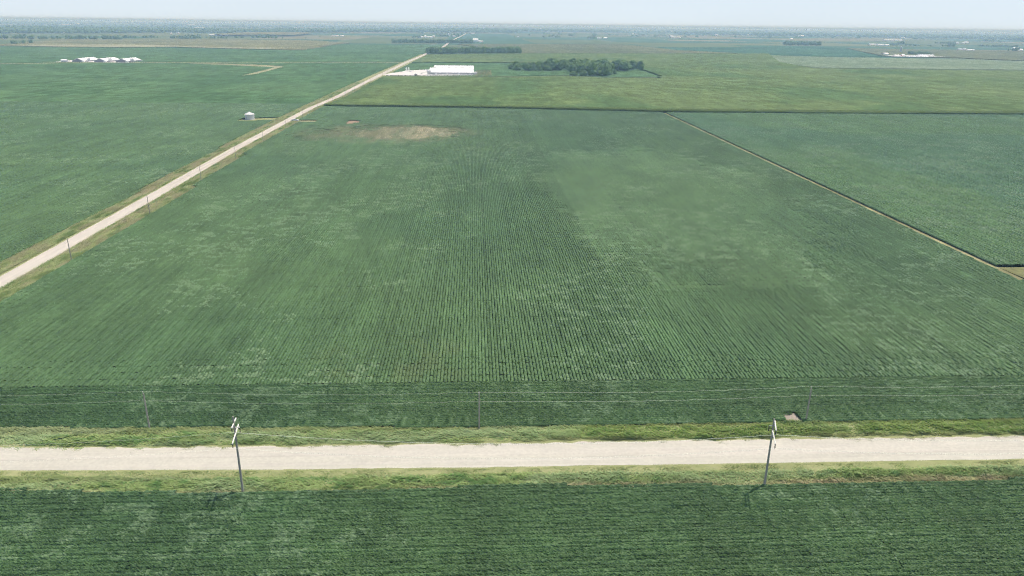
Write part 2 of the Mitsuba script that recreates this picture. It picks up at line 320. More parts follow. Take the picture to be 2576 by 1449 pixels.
FAR_BUILDINGS = [('lw', -4800, 9410, 115, 7, 20), ('lw', -5791, 11639, 113, 8, 20), ('lr', -3467, 8265, 107, 7, 20), ('lf', -2392, 4778, 26, 7, 12), ('lf', -1981, 4150, 15, 6, 10), ('lh', -1718, 2921, 9, 7, 8), ('lf', -2080, 4036, 10, 6, 8), ('lr', -2093, 5094, 15, 6, 9), ('lw', -5350, 11848, 35, 7, 10), ('lw', -4805, 12079, 42, 7, 10), ('mf', -1310, 3981, 46, 6, 16), ('mf', -1257, 3962, 32, 6, 14), ('mr', -1593, 4261, 12, 6, 10), ('mr', -1585, 4145, 10, 6, 8), ('mw', -2629, 7581, 96, 6, 20), ('mw', -4326, 12259, 184, 8, 20), ('mb', -2118, 9201, 36, 6, 12), ('mb', -2067, 9158, 26, 6, 10), ('mg', -1097, 5538, 18, 6, 10), ('mg', -1087, 5660, 16, 6, 10), ('mp', -741, 4181, 35, 5, 16), ('mp', -702, 4173, 21, 5, 12), ('mb', -3414, 12544, 42, 7, 12), ('mb', -3315, 12570, 35, 7, 12), ('wb', 9, 3300, 22, 13, 24), ('wb', 24, 3322, 7, 5, 8), ('wb', 33, 3227, 14, 5, 12), ('fs', -276, 4152, 16, 6, 12), ('fs', -255, 4132, 11, 10, 12), ('fs', -232, 4125, 29, 6, 14), ('fs', -217, 4253, 12, 8, 10), ('fs', -111, 4445, 15, 6, 10), ('rl', -5, 5767, 34, 6, 14), ('hz', -233, 12424, 41, 7, 12), ('hz', 135, 12999, 35, 7, 12), ('hz', 188, 12999, 49, 7, 12), ('cn', 272, 4679, 8, 4, 8), ('cw', 726, 4422, 24, 6, 14), ('cw', 760, 4420, 20, 9, 14), ('cl', 1346, 5083, 69, 6, 18), ('cl', 1474, 5696, 22, 6, 12), ('cz', 1770, 10019, 55, 7, 14), ('cz', 828, 10954, 36, 7, 12), ('cz', 1132, 12951, 35, 7, 12), ('cf', 1327, 6388, 14, 11, 12), ('cf', 1334, 6278, 17, 6, 10), ('rw', 1925, 6036, 21, 9, 12), ('rg', 2819, 6560, 27, 6, 12), ('rg', 2813, 6483, 23, 10, 12), ('rt', 2008, 4785, 17, 6, 10), ('rz', 3539, 7406, 18, 7, 10), ('rz', 3600, 7467, 23, 7, 10), ('rz', 2496, 6910, 24, 6, 10), ('rz', 3164, 9570, 27, 7, 10), ('xb', 2541, 4596, 69, 6, 18), ('xb', 2598, 4595, 49, 6, 18), ('xl', 1861, 3493, 39, 5, 18), ('xl', 1889, 3478, 34, 5, 18), ('xl', 1905, 3458, 19, 5, 14), ('xs', 1835, 2808, 15, 5, 14), ('xs', 1856, 2815, 11, 5, 12), ('xs', 1837, 2751, 27, 5, 16), ('xf', 2563, 3965, 15, 6, 12), ('xf', 2652, 4047, 13, 6, 12), ('xf', 2721, 4125, 24, 7, 14), ('xz', 5426, 8603, 28, 7, 12), ('xz', 5478, 8619, 39, 7, 12), ('xz', 4448, 6771, 31, 6, 12), ('xz', 4340, 6546, 21, 6, 12), ('xr', 2174, 2977, 20, 9, 16), ('xr', 2109, 2858, 12, 5, 10), ('xz', 3550, 6226, 39, 6, 14), ('xz', 3642, 7167, 22, 6, 10), ('xz', 5357, 7586, 30, 6, 10), ('xz', 5711, 7892, 26, 7, 10)]
PTS = {'bin': (-175.6, 593.7), 'truck': (-139.7, 584.3), 'wind1a': (-115.3, 1911.2), 'wind1b': (118.5, 1987.7), 'wind2a': (-302.0, 2893.7), 'wind2b': (-4.5, 2997.3), 'barnA': (-66.6, 1149.8), 'barnB': (-0.2, 1156.4), 'silo': (1539.5, 2656.9), 'farm': (1295.4, 2218.8), 'tanks': (-108.6, 1237.0), 'tank2': (-104.8, 1237.6), 'whitestrip': (-100.0, 1202.3), 'dark': (-85.0, 1124.8), 'trio1': (-708.1, 1399.8), 'trio2': (-676.7, 1406.3), 'trio3': (-645.4, 1412.7), 'fsilo1': (-144.5, 4566.1), 'hsilo': (55.3, 12999.9), 'csilo': (1432.8, 5592.0), 'shed': (-726.1, 1396.1), 'f_house': (1223.6, 2194.3), 'f_barn1': (1217.5, 2050.6), 'f_barn2': (1296.4, 2135.1), 'f_red': (1205.0, 2085.9), 'f_yard': (1177.5, 2053.6)}
CLUMPS = [(-1346, -1323, 2293, 13, 25), (-1341, -1323, 2316, 10, 15), (-1337, -1329, 2337, 7, 10), (-1341, -1328, 2359, 12, 18), (-1342, -1326, 2381, 13, 18), (-1352, -1346, 2287, 6, 8), (-1721, -1685, 2894, 16, 60), (-1710, -1699, 2928, 9, 20), (-1699, -1679, 2937, 13, 20), (-1849, -1812, 3245, 12, 20), (-1680, -1459, 2903, 13, 60), (-1597, -1565, 3077, 14, 40), (-1472, -1313, 2936, 17, 60), (-1450, -1442, 2872, 10, 10), (-1456, -1408, 3212, 13, 40), (-1431, -1374, 3190, 11, 20), (-1393, -1340, 3213, 11, 20), (-1352, -1322, 3232, 13, 20), (-1345, -1303, 3283, 10, 20), (-1227, -1193, 3191, 15, 40), (-1194, -1097, 3168, 13, 40), (-1215, -1169, 3327, 17, 30), (-1158, -1041, 3301, 11, 20), (-1063, -1004, 3432, 10, 20), (-982, -868, 3458, 14, 40), (-1041, -994, 3795, 14, 40), (-857, -847, 3373, 10, 10), (-839, -830, 3427, 9, 10), (-765, -761, 3564, 8, 8), (-763, -756, 3872, 8, 8), (-317, -276, 4024, 13, 40), (-292, -279, 4145, 14, 20), (-284, -262, 4335, 16, 20), (-203, -169, 4464, 13, 30), (-179, -145, 4483, 15, 30), (-134, -116, 4513, 12, 20), (-128, -81, 4529, 17, 30), (-810, -799, 5078, 10, 8), (-399, -388, 6262, 9, 8), (243, 261, 4690, 16, 15), (340, 346, 5607, 8, 8), (414, 434, 4619, 11, 20), (440, 455, 4668, 8, 15), (459, 479, 4686, 15, 20), (484, 517, 4610, 16, 25), (650, 710, 4402, 14, 40), (1298, 1355, 6387, 9, 30), (1329, 1398, 6131, 9, 40), (1377, 1469, 5820, 10, 40), (1789, 1810, 5970, 11, 20), (1871, 1940, 6025, 10, 30), (2222, 2311, 6416, 8, 40), (2752, 2853, 6306, 11, 60), (1955, 1988, 3508, 10, 25), (2067, 2097, 3649, 19, 20), (1808, 1822, 3210, 8, 10), (1970, 2001, 3418, 11, 20), (1971, 2000, 3358, 9, 25), (2027, 2053, 3348, 8, 25), (2453, 2514, 3956, 11, 40), (2413, 2453, 3801, 16, 30), (2074, 2095, 3250, 20, 25), (2123, 2160, 3384, 8, 20), (2323, 2503, 3420, 10, 40), (1982, 2009, 2748, 14, 25), (2138, 2151, 2921, 15, 20), (2153, 2179, 2928, 11, 20), (1864, 1884, 2997, 6, 10), (2620, 2636, 4069, 14, 12), (2827, 2843, 4283, 15, 12), (3177, 3238, 4606, 8, 40), (3078, 3107, 4371, 10, 30), (3058, 3077, 5122, 8, 10), (1231, 1242, 2133, 6, 10)]
BELTS = [[(-2233, 3772), (-2089, 3912), (-1965, 3970), (-1881, 4218), (-1760, 4546), (-1484, 4669), (-1366, 4912), (-1153, 5168), (-915, 5447), (-565, 5809), (-416, 6237), (-511, 7672), (-1006, 6812), (-1345, 6170), (-1599, 5754), (-2026, 5835), (-2110, 5528), (-2431, 5843), (-2568, 5409), (-2759, 5225), (-2889, 5279), (-3006, 5090)], [(-416, 6237), (-35, 6393), (335, 6583), (412, 8094), (-45, 8194), (-537, 8054)], [(-5317, 9019), (-6032, 11044), (-5925, 11571), (-5130, 11945), (-4624, 12150), (-4621, 12151), (-5273, 11882), (-6097, 11481), (-6597, 11202)], [(363, 7122), (590, 7446), (910, 7706), (1268, 7947), (1526, 7992), (1893, 9925), (1096, 9288), (401, 7869)], [(2009, 7601), (2458, 7150), (2773, 6893), (3806, 7548), (4733, 9392), (3889, 9675), (3354, 9768), (2513, 9513)], [(3183, 6309), (3788, 6346), (4189, 6022), (3879, 5255), (4136, 5125), (5962, 7398), (5907, 8502), (5511, 9245), (4733, 9392)], [(-3534, 9276), (-3472, 9415), (-3832, 10395), (-3886, 10201)], [(-2875, 8998), (-2787, 9220), (-3109, 10291), (-3214, 10063)], [(-3699, 12463), (-3470, 12528), (-3470, 12528), (-3698, 12463)], [(-2163, 8987), (-2080, 9136), (-2345, 10304), (-2447, 10173)], [(-2488, 12760), (-2333, 12789), (-2332, 12789), (-2487, 12760)], [(-797, 12976), (-633, 12985), (-633, 12985), (-797, 12976)]]
# ---------------------------------------------------------------- ground and roads
def ground_sheet():
    rad = np.concatenate([[0], np.geomspace(30, 2600, 26), np.geomspace(2700, 12000, 90), np.geomspace(12300, 38000, 30)])
    th = np.radians(np.linspace(0, 360, 181)[:-1])
    V = [[0, 0, 0]] + [[r * math.sin(t), r * math.cos(t), 0] for r in rad[1:] for t in th]
    V = np.array(V, float); V[:, 2] = terrain(V[:, 0], V[:, 1]); m = len(th)
    F = [[0, 1 + (k + 1) % m, 1 + k] for k in range(m)]
    for i in range(len(rad) - 2):
        a, b = 1 + i * m, 1 + (i + 1) * m
        for k in range(m):
            q = (k + 1) % m
            F += [[a + k, b + q, b + k], [a + k, a + q, b + q]]
    return trimesh.Trimesh(V, np.array(F), process=False)


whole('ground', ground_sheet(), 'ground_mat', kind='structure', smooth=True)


def strip(left, right, across, zfun):
    """A ribbon between two edge polylines (n x 2 each); zfun(u) is its height profile over u in 0..1."""
    L, R = np.asarray(left, float), np.asarray(right, float); us = np.linspace(0, 1, across)
    V = np.concatenate([np.column_stack([L * (1 - u) + R * u, np.full(len(L), 0.0)]) for u in us]); n = len(L)
    V[:, 2] = np.concatenate([np.broadcast_to(zfun(u, L * (1 - u) + R * u), (n,)) for u in us])
    i, j = np.meshgrid(np.arange(across - 1), np.arange(n - 1), indexing='ij'); a = (i * n + j).ravel()
    return trimesh.Trimesh(V, np.concatenate([np.stack([a, a + 1, a + n + 1], 1), np.stack([a, a + n + 1, a + n], 1)]), process=False)


def wob(x, s, a, seed):
    return a * (2 * meshkit.fbm(np.column_stack([np.asarray(x) / s, np.full(len(x), seed * 7.3), np.zeros(len(x))])) )


xs = np.arange(-230, 260, .5)
south_soy = np.interp(xs, [-230, -77, -57, -38, -15, 6, 30, 49, 71, 94, 260], [104.9, 104.7, 103.3, 102.6, 102.6, 103.3, 102.6, 101.8, 101.9, 102.5, 103]) + wob(xs, 6, .35, 1)
road_s = np.interp(xs, [-230, -81, -38, 6, 52, 99, 260], [111.2, 110.6, 109.5, 109.0, 108.7, 108.6, 108.6]) + wob(xs, 4, .25, 2)
road_n = np.interp(xs, [-230, -85, -40, 7, 55, 104, 260], [118.4, 117.9, 116.9, 116.7, 116.6, 116.2, 116]) + wob(xs, 2.5, .6, 3)
north_soy = np.interp(xs, [-230, -89, -41, 0, 23, 45, 57, 62, 66, 109, 260], [124.8, 124.6, 123.4, 122.3, 122.2, 122.3, 122.6, 123.0, 122.5, 122.3, 122.3]) + wob(xs, 5, .3, 4)
def bumps(xy, a, s): return a * (meshkit.fbm(np.column_stack([xy / s, np.zeros(len(xy))])) + .5)
whole('gravel_road', strip(np.column_stack([xs, road_s]), np.column_stack([xs, road_n]), 9, lambda u, xy: .16 + .10 * (1 - (2 * u - 1) ** 2) + bumps(xy, .02, 2.)), 'gravel', kind='structure', smooth=True, label='wide pale gravel road crossing the foreground')
whole('verge_ground', strip(np.column_stack([xs, south_soy - .6]), np.column_stack([xs, road_s + .5]), 12, lambda u, xy: .10 + .06 * u + bumps(xy, .25, 2.5) * 4 * u * (1 - u)), 'dry_ground', kind='structure', smooth=True)
whole('verge_ground', strip(np.column_stack([xs, road_n - .5]), np.column_stack([xs, north_soy + .6]), 12, lambda u, xy: .16 - .06 * u + bumps(xy, .25, 2.5) * 4 * u * (1 - u)), 'dry_ground', kind='structure', smooth=True)

ys = np.arange(119, 1900, 2.0)
side_r = np.interp(ys, [119, 203, 244, 320, 448, 679, 772, 1118, 1500, 1850, 1900], [-135, -135.4, -136, -137.3, -140.6, -142.2, -137.5, -133.6, -127, -116, -116])
side_w = np.interp(ys, [119, 700, 1118, 1850], [6.4, 6.6, 8.0, 7.5])
fars = np.array([[-116, 1900], [-116, 2100], [-112, 2400], [-95, 2502], [-93, 3113], [-92, 3562], [-82, 4112], [-68, 4775], [-51, 5957]], float)
fars = np.column_stack([np.interp(np.linspace(0, 8, 81), range(9), fars[:, 0]), np.interp(np.linspace(0, 8, 81), range(9), fars[:, 1])])
R_ = np.concatenate([np.column_stack([side_r + wob(ys, 7, .3, 5), ys]), fars]); L_ = np.concatenate([np.column_stack([side_r - side_w + wob(ys, 7, .3, 6), ys]), fars - [8.5, 0]])
whole('gravel_road', strip(L_, R_, 5, lambda u, xy: .22 + terrain(xy[:, 0], xy[:, 1]) + .08 * (1 - (2 * u - 1) ** 2) + .1 * (np.hypot(xy[:, 0], xy[:, 1]) > 900)), 'side_gravel', kind='structure', smooth=True, label='straight gravel road running away to the horizon')
field_w = np.interp(ys, [119, 190, 228, 290, 359, 459, 540, 600, 690, 768, 1118, 1850], [-127, -127.4, -127.5, -128.2, -130, -133.6, -134.5, -136, -136, -131, -128, -112])
field_l = np.interp(ys, [119, 225, 310, 420, 539, 700, 1118, 1850], [-147.5, -148.3, -150, -153, -155.5, -155, -149.5, -130])
whole('verge_ground', strip(np.column_stack([side_r - .3, ys]), np.column_stack([field_w + .6, ys]), 5, lambda u, xy: .14 - .05 * u + bumps(xy, .2, 3) * 4 * u * (1 - u)), 'dry_ground', kind='structure', smooth=True)
whole('verge_ground', strip(np.column_stack([field_l - .6, ys]), np.column_stack([side_r - side_w + .3, ys]), 5, lambda u, xy: .09 + .05 * u + bumps(xy, .2, 3) * 4 * u * (1 - u)), 'dry_ground', kind='structure', smooth=True)

# ---------------------------------------------------------------- fields beyond the near crop: slabs as high as their crop
def P(name): return Polygon(FIELDS[name]).buffer(0)
def slab(poly, h, z0=-.2):
    m = [trimesh.creation.extrude_polygon(g, h - z0, engine='earcut') for g in getattr(poly, 'geoms', [poly])]
    m = cat(*m); m.apply_translation((0, 0, z0)); return m


corridor = Polygon(np.concatenate([np.column_stack([field_l - .5, ys]), np.column_stack([field_w + .5, ys])[::-1]])).buffer(0)
NEAR_N = 705.0
left_soy = P('left_soy').difference(corridor).intersection(sbox(-3000, NEAR_N, 500, 4000)).union(Polygon([(-1274, 2140), (-138, 1171), (-138, NEAR_N), (-1500, NEAR_N), (-1500, 2140)])).difference(corridor).difference(P('strip_upper')).difference(P('strip_lower')).difference(P('lane_left'))
trio_pad = sbox(-745, 1392, -615, 1470)
def field(key, poly, h, mat, label):
    whole(key, slab(poly, h), mat, label=label, cat='crop field', kind='structure')


field('field', left_soy.difference(trio_pad), .65, 'slab_soy', 'broad green soybean field left of the straight gravel road')
field('field', P('left_tan').difference(left_soy), 1.9, 'slab_tan', 'pale tan green field beyond the left soybean field')
field('field', P('left_tan_band').difference(left_soy.buffer(2)), 2.1, 'slab_straw', 'straw coloured strip along the near edge of the tan field')
field('field', P('barn_soy').difference(corridor).difference(P('yard')).difference(P('garden')).difference(sbox(-72, 1136, 8, 1262)), .65, 'slab_soy', 'dark green soybean field around the long white barn')
CORN_S = 676.0
corn = Polygon([(x * .969, y * .969) if 1050 < y < 1560 else (x, y) for x, y in FIELDS['corn_north']]).buffer(0).difference(corridor.buffer(1)).difference(P('barn_soy').buffer(2)).difference(P('yard').buffer(1))
field('field', corn, 2.1, 'slab_corn', 'yellow green corn field behind the dark crop edge')
field('field', P('mid_pale').difference(corn), 2.2, 'slab_pale', 'pale olive corn land beyond the windbreak')
field('field', P('far_teal').difference(P('mid_pale')), .7, 'slab_teal', 'dark blue green soybean field far right of the woodlot')
field('field', P('mint').difference(corn).difference(P('far_teal')), .8, 'slab_mint', 'light mint green field below the far farmstead')
field('field', P('far_olive').difference(P('mint')).difference(P('far_teal')), 2.2, 'slab_pale', 'olive field around the far farmstead on the right')
for k, z, mat in (('strip_upper', .30, 'slab_straw'), ('strip_lower', .32, 'slab_straw'), ('lane_left', .34, 'slab_straw'), ('yard', .30, 'yard_gravel'), ('garden', .34, 'slab_tan')):
    whole({'strip_upper': 'grass_strip', 'strip_lower': 'grass_strip', 'lane_left': 'path', 'yard': 'gravel_yard', 'garden': 'garden_ground'}[k], flat(P(k), z), mat, kind='structure')
whole('field', flat(P('tan_far').intersection(sbox(-2000, 3500, 0, 6000)), 8.3), 'slab_tan', kind='structure', label='bare tan field in front of the far tree belt', cat='crop field')
whole('barn_pad', flat(trio_pad, .2), 'yard_gravel', kind='structure')
for i in range(9):
    y = 1128 + i * 15
    whole('garden_row', bx(5, 27, y, y + 3.2, .36, .62), 'slab_soy', 'dark planted row in the garden plot beside the white barn', 'crop row', None, 'planted rows of the garden plot')

# ---------------------------------------------------------------- near crop canopy: rows of leaf faces
ROW = 0.762


def tile(rows, length, density, size, h, half, seed, base=0.0, tall=0.0, pair=False, jitter=.34):
    """A block of crop rows along y: leaf faces on each row's rounded canopy, dark gaps between the rows."""
    r = np.random.default_rng(seed); W = rows * ROW; n = int(density * W * length)
    k = r.integers(0, rows, n); t = r.random(n) * length; u = r.uniform(-1, 1, n)
    if pair: k = (k // 2) * 2
    ph = r.random(rows) * 6.28
    wave = .05 * np.sin(2 * math.pi * t / length + ph[k])
    lump = .9 + .2 * meshkit.noise(np.column_stack([t / .45, k * 5.1, np.full(n, seed * 1.7)])) 
    lump = np.clip(lump, .5, 1.5)
    z = h * lump * (1 - .72 * np.abs(u) ** 2.4) - r.exponential(.05, n) * h
    if tall:
        low = r.random(n) < .45
        z = np.where(low, r.uniform(.15, 1, n) * h, z)
    x = (k + .5) * ROW + wave + u * half * np.sqrt(lump)
    C = np.column_stack([x, t, base + np.clip(z, .04, None)])
    N = np.column_stack([u * 1.1, np.zeros(n), np.ones(n)]) + r.normal(size=(n, 3)) * jitter
    N[:, 2] = np.abs(N[:, 2]) + .15
    return leaves(C, N, size, 1.35, .15, r)


def ridges(rows, length, step, nu, h, half, seed, power=2.8, pair=False, rough=.07, depth=.62):
    """The closed canopy of the rows as lumpy ridges: nu + 1 points across each row, a dark gap between neighbours."""
    r = np.random.default_rng(seed); nt = max(2, int(round(length / step))) + 1; t = np.linspace(0, length, nt); us = np.linspace(-1, 1, nu + 1); us = np.sign(us) * np.abs(us) ** (.55 if power > 4 else 1); V, F = [], []; at_ = 0
    for k in range(rows):
        if pair and k % 2: continue
        g = np.column_stack([t / .55, np.full(nt, k * 5.1), np.full(nt, seed * 1.7)])
        lump = .86 + .28 * meshkit.noise(g); wide = .86 + .28 * meshkit.noise(g + [0, 2.3, 1.1])
        poor = meshkit.noise(np.column_stack([t / 1.1, np.full(nt, k * 3.7), np.full(nt, seed * 2.9)])); lump = lump * np.where(poor < .05, .8, 1) * (.86 if k in (4, 11) else .93 if k % 2 else 1.02)
        x = (k + .5) * ROW + .05 * np.sin(2 * math.pi * t / length + k * 2.1)
        X = x[:, None] + us * half * wide[:, None] + r.normal(0, rough * .2, (nt, nu + 1)); Z = h * lump[:, None] * (1 - depth * np.abs(us) ** (power if depth > .25 else 2.5)) + r.normal(0, rough * .5, (nt, nu + 1)) * h ** .5
        Y = np.repeat(t[:, None], nu + 1, 1) + np.where((t > 0) & (t < length), 1, 0)[:, None] * r.normal(0, step * .22, (nt, nu + 1))
        V.append(np.stack([X, Y, np.clip(Z, .02, None)], -1).reshape(-1, 3)); a = (np.arange(nt - 1)[:, None] * (nu + 1) + np.arange(nu)).ravel() + at_
        F.append(np.concatenate([np.stack([a, a + 1, a + nu + 2], 1), np.stack([a, a + nu + 2, a + nu + 1], 1)])); at_ += nt * (nu + 1)
    return trimesh.Trimesh(np.vstack(V), np.vstack(F), process=False)


BIG, SMALL = 16, 4
LOD = {}
def crop_kind(name, mat, specs, h, half, power=2.8, closed=False, **kw):
    """specs: {lod: (leaves per square metre, leaf size, ridge step, faces across a row)}."""
    for lod, (dens, size, step, nu) in specs.items():
        for b, rows in (('big', BIG), ('small', SMALL), ('fine', 1)):
            if b == 'fine' and lod != 'a': continue
            ids = []
            for v in range(2):
                gid = f'{name}_{lod}_{b}_{v}'; seed = 100 * v + len(name) + ord(lod) + rows
                length = max(rows, SMALL) * ROW
                hw = half; m, uv = tile(rows, length, dens, size, h, hw - size * .2, seed, **kw)
                scene[gid] = {'type': 'shapegroup', 'leaves': mikit.ply(m, mat + '_leaf', False, uv=uv)}
                if step: scene[gid]['canopy'] = mikit.ply(ridges(rows, length, step, nu, h * .97, hw, seed, 6 if lod != 'a' else power, kw.get('pair', False), {'a': .13, 'b': .05, 'c': .05}[lod], .95 if kw.get('pair') else {'a': .38, 'b': .50, 'c': .52}[lod] if not closed else .17), mat + '_canopy', lod != 'a')
                ids.append(gid)
            LOD[name, lod, b] = ids


crop_kind('soy_tile', 'soy', {'a': (22, .20, .22, 7), 'b': (4, .28, .34, 6), 'c': (0.6, .40, .6, 5)}, .85, .372)
crop_kind('closed_soy_tile', 'soy', {'b': (5, .28, .34, 6), 'c': (0.8, .40, .6, 5)}, .80, .378, closed=True)
crop_kind('thin_soy_tile', 'soy', {'c': (0.5, .30, .5, 4)}, .42, .20)
crop_kind('weak_soy_tile', 'soy', {'c': (1.0, .34, .5, 5)}, .60, .31)
crop_kind('maize_tile', 'corn', {'b': (9, .40, .35, 6), 'c': (3, .6, .5, 5)}, 1.05, .40, 4, tall=1)
crop_kind('tassel_tile', 'tassel_corn', {'c': (12, .65, 0, 0)}, 2.25, .42, tall=1)


def plant(key, kind, poly, along_x, lods, label, x0=0., y0=0., sub=None):
    """Fills the polygon with blocks of crop; lods: [(distance to, lod)]; sub: [(polygon, other kind)] sown instead there."""
    key = numbered(key); labels[key] = {'label': label, 'category': 'crop', 'kind': 'stuff'}
    prepare(poly); S = BIG * ROW; q = SMALL * ROW; minx, miny, maxx, maxy = poly.bounds; r = random.Random(len(key) + int(minx)); n = 0

    def put(kind_, lod, b, x, y, size):
        nonlocal n
        m = T().translate([x, y, 0])
        if along_x: m = m @ T().translate([size or q, 0, 0]) @ T().rotate([0, 0, 1], 90)
        if size and r.random() < .5: m = m @ T().translate([size, size, 0]) @ T().rotate([0, 0, 1], 180)
        n += 1
        scene[f'{key}__{n:04d}'] = {'type': 'instance', 'to_world': m, 'group': {'type': 'ref', 'id': LOD[kind_, lod, b][r.randrange(2)]}}

    for i in range(math.floor((minx - x0) / S), math.ceil((maxx - x0) / S)):
        for j in range(math.floor((miny - y0) / S), math.ceil((maxy - y0) / S)):
            x, y = x0 + i * S, y0 + j * S; c = sbox(x, y, x + S, y + S)
            if not poly.intersects(c) or not in_view(np.array([x + S / 2]), np.array([y + S / 2]))[0]: continue
            d = math.hypot(x, y); lod = next(l for m, l in lods if d < m)
            mixed = any(s[0].intersects(c) for s in sub or ())
            if poly.contains(c) and sub is not None and sub[-1][0].contains(c) and not any(s[0].intersects(c) for s in sub[:-1]): put(sub[-1][1], lod, 'big', x, y, S); continue
            if poly.contains(c) and not mixed: put(kind, lod, 'big', x, y, S); continue
            for a in range(BIG // SMALL):
                for b in range(BIG // SMALL):
                    p = Point(x + (a + .5) * q, y + (b + .5) * q)
                    if lod == 'a' and not poly.contains(sbox(x + a * q, y + b * q, x + a * q + q, y + b * q + q)):
                        for k in range(SMALL):      # along the edge: single rows
                            cx, cy = (x + a * q, y + b * q + k * ROW) if along_x else (x + a * q + k * ROW, y + b * q)
                            if poly.contains(Point(cx + (q / 2 if along_x else ROW / 2), cy + (ROW / 2 if along_x else q / 2))): put(kind, lod, 'fine', cx, cy, None)
                        continue
                    if poly.contains(p):
                        other = next((s[1] for s in sub or () if s[0].contains(p)), None)
                        put(other or kind, 'c' if other and 'closed' not in other else lod, 'small', x + a * q, y + b * q, q)
    return key


LODS = [(205, 'a'), (390, 'b'), (9e9, 'c')]
fw = np.column_stack([field_w, ys])
sel = xs[(xs > -140) & (xs < 150)]
south_edge = np.column_stack([xs, south_soy])
plant('soybean_crop', 'soy_tile', Polygon(np.concatenate([south_edge, [[230, 50], [-230, 50]]])).buffer(0), True, LODS, 'dark green soybean rows parallel to the gravel road in the nearest field', 0, 102.2 - 20 * 12.192)
HEAD = 140.95
north_edge = np.column_stack([xs, north_soy])[(xs > -127) & (xs < 172)]
plant('soybean_crop', 'soy_tile', Polygon(np.concatenate([north_edge, [[172, HEAD], [-127, HEAD]]])).buffer(0).difference(Point(62.6, 124.4).buffer(2.4)), True, LODS, 'band of soybean end rows just beyond the gravel road', 0, HEAD - 2 * 12.192)
sel = (ys > HEAD) & (ys < 690)
main = Polygon(np.concatenate([np.column_stack([field_w[sel], ys[sel]]), [[-136, 689], [18, 682], [167.2, 660], [168.3, 205], [171.5, 203], [172, HEAD]]])).buffer(0)
main = main.difference(sbox(-145, 576, -122, 589)).difference(P('redpatch').buffer(1).union(sbox(-97, 568, -91, 584)))
wig = random.Random(4)
# the washed out patch: thin rows wherever the sand shows, in streaks along the rows
thin, weak = [], []
for ix in range(-140, 12, 3):
    for iy in range(462, 578, 3):
        e1 = ((ix + 54) / 52) ** 2 + ((iy - 520) / 44) ** 2; e2 = ((ix + 108) / 21) ** 2 + ((iy - 505) / 34) ** 2
        q = float(meshkit.noise(np.array([[ix / 7., iy / 22., 4.2]]))[0]) + .6 * float(meshkit.noise(np.array([[ix / 30., iy / 16., 9.]]))[0])
        f = min(e1, e2) + .6 * q + wig.uniform(-.16, .16)
        if f < 1.0: thin.append(sbox(ix - .2, iy - .2, ix + 3.2, iy + 3.2))
        elif f < 1.36: weak.append(sbox(ix - .2, iy - .2, ix + 3.2, iy + 3.2))
# richer ground where the canopy has closed over the row gaps: broad swales with ragged rims
shut = []
for ix in range(-132, 172, 3):
    for iy in range(200, 640, 3):
        q = float(meshkit.noise(np.array([[ix / 24., iy / 40., 1.7]]))[0]) + .5 * float(meshkit.noise(np.array([[ix / 8., iy / 14., 6.3]]))[0])
        swale = max(1.25 - (((ix - 88) / 68) ** 2 + ((iy - 330) / 145) ** 2), .95 - (((ix + 95) / 36) ** 2 + ((iy - 345) / 70) ** 2), .8 - (((ix + 20) / 30) ** 2 + ((iy - 610) / 50) ** 2))
        if swale - .55 * q + wig.uniform(-.12, .12) > .1: shut.append(sbox(ix - .2, iy - .2, ix + 3.2, iy + 3.2))
from shapely import union_all
shut = union_all(shut)
thin, weak = union_all(thin), union_all(weak)
plant('soybean_crop', 'soy_tile', main, False, LODS[1:], 'large soybean field with rows running away from the gravel road', 0, HEAD, sub=[(thin, 'thin_soy_tile'), (weak, 'weak_soy_tile'), (shut, 'closed_soy_tile')])
sel = (ys > 119) & (ys <= NEAR_N)
left_near = Polygon(np.concatenate([np.column_stack([field_l[sel] - .3, ys[sel]]), [[-156, NEAR_N + 4], [-800, NEAR_N + 4], [-800, 119]]])).buffer(0).difference(P('binpad')).difference(Point(-176, 594).buffer(8)).difference(sbox(-172, 591, -150, 604))
plant('soybean_crop', 'soy_tile', left_near, False, LODS[1:], 'soybean rows left of the straight gravel road around the grain bin', 0, 0)
plant('maize_crop', 'maize_tile', Polygon([(170.6, 219.5), (900, 219.5), (900, 655), (170.6, 656)]), False, [(330, 'b'), (9e9, 'c')], 'tall corn right of the narrow grass track', 170.6, 219.5)
edge = Polygon([(-137, 691), (18, 683), (168, 661), (325, 655), (620, 661), (620, 678), (325, 672), (170, 676), (18, 697), (-137, 702)])
plant('maize_crop', 'tassel_tile', edge, False, [(9e9, 'c')], 'dark uneven front edge of the yellow green corn field', 0, 655)

# narrow grass track, corner grass, small bare places
ty = np.arange(204, 660, 2.)
whole('grass_track', strip(np.column_stack([np.interp(ty, [204, 330, 459, 660], [168.5, 168.3, 167.9, 167.2]), ty]), np.column_stack([np.full(len(ty), 170.9), ty]), 3, lambda u, xy: .12 + 0 * u), 'track_grass', kind='structure')
whole('corner_grass', flat(Polygon([(170.9, 218.9), (340, 218), (340, 120), (230, 150), (172.5, 200)]), .14), 'slab_tan', kind='structure')
for k, mat, z in (('redpatch', 'red_soil', .12), ('trackpatch', 'sand', .10), ('binpad', 'dry_ground', .10)):
    whole({'redpatch': 'bare_soil', 'trackpatch': 'field_track', 'binpad': 'bin_ground'}[k], flat(P(k).buffer({'redpatch': 3.2, 'trackpatch': 1.0}.get(k, 0)), z), mat, kind='structure')
whole('field_track', flat(Polygon([(-140, 575.5), (-121, 575.5), (-117, 581), (-118, 589.5), (-140, 589.5)]), .14), 'slab_straw', kind='structure')
whole('bare_soil', flat(Point(62.6, 123.9).buffer(2.9), .22), 'sand', kind='structure', label='bare grey soil patch at the foot of the right far pole')

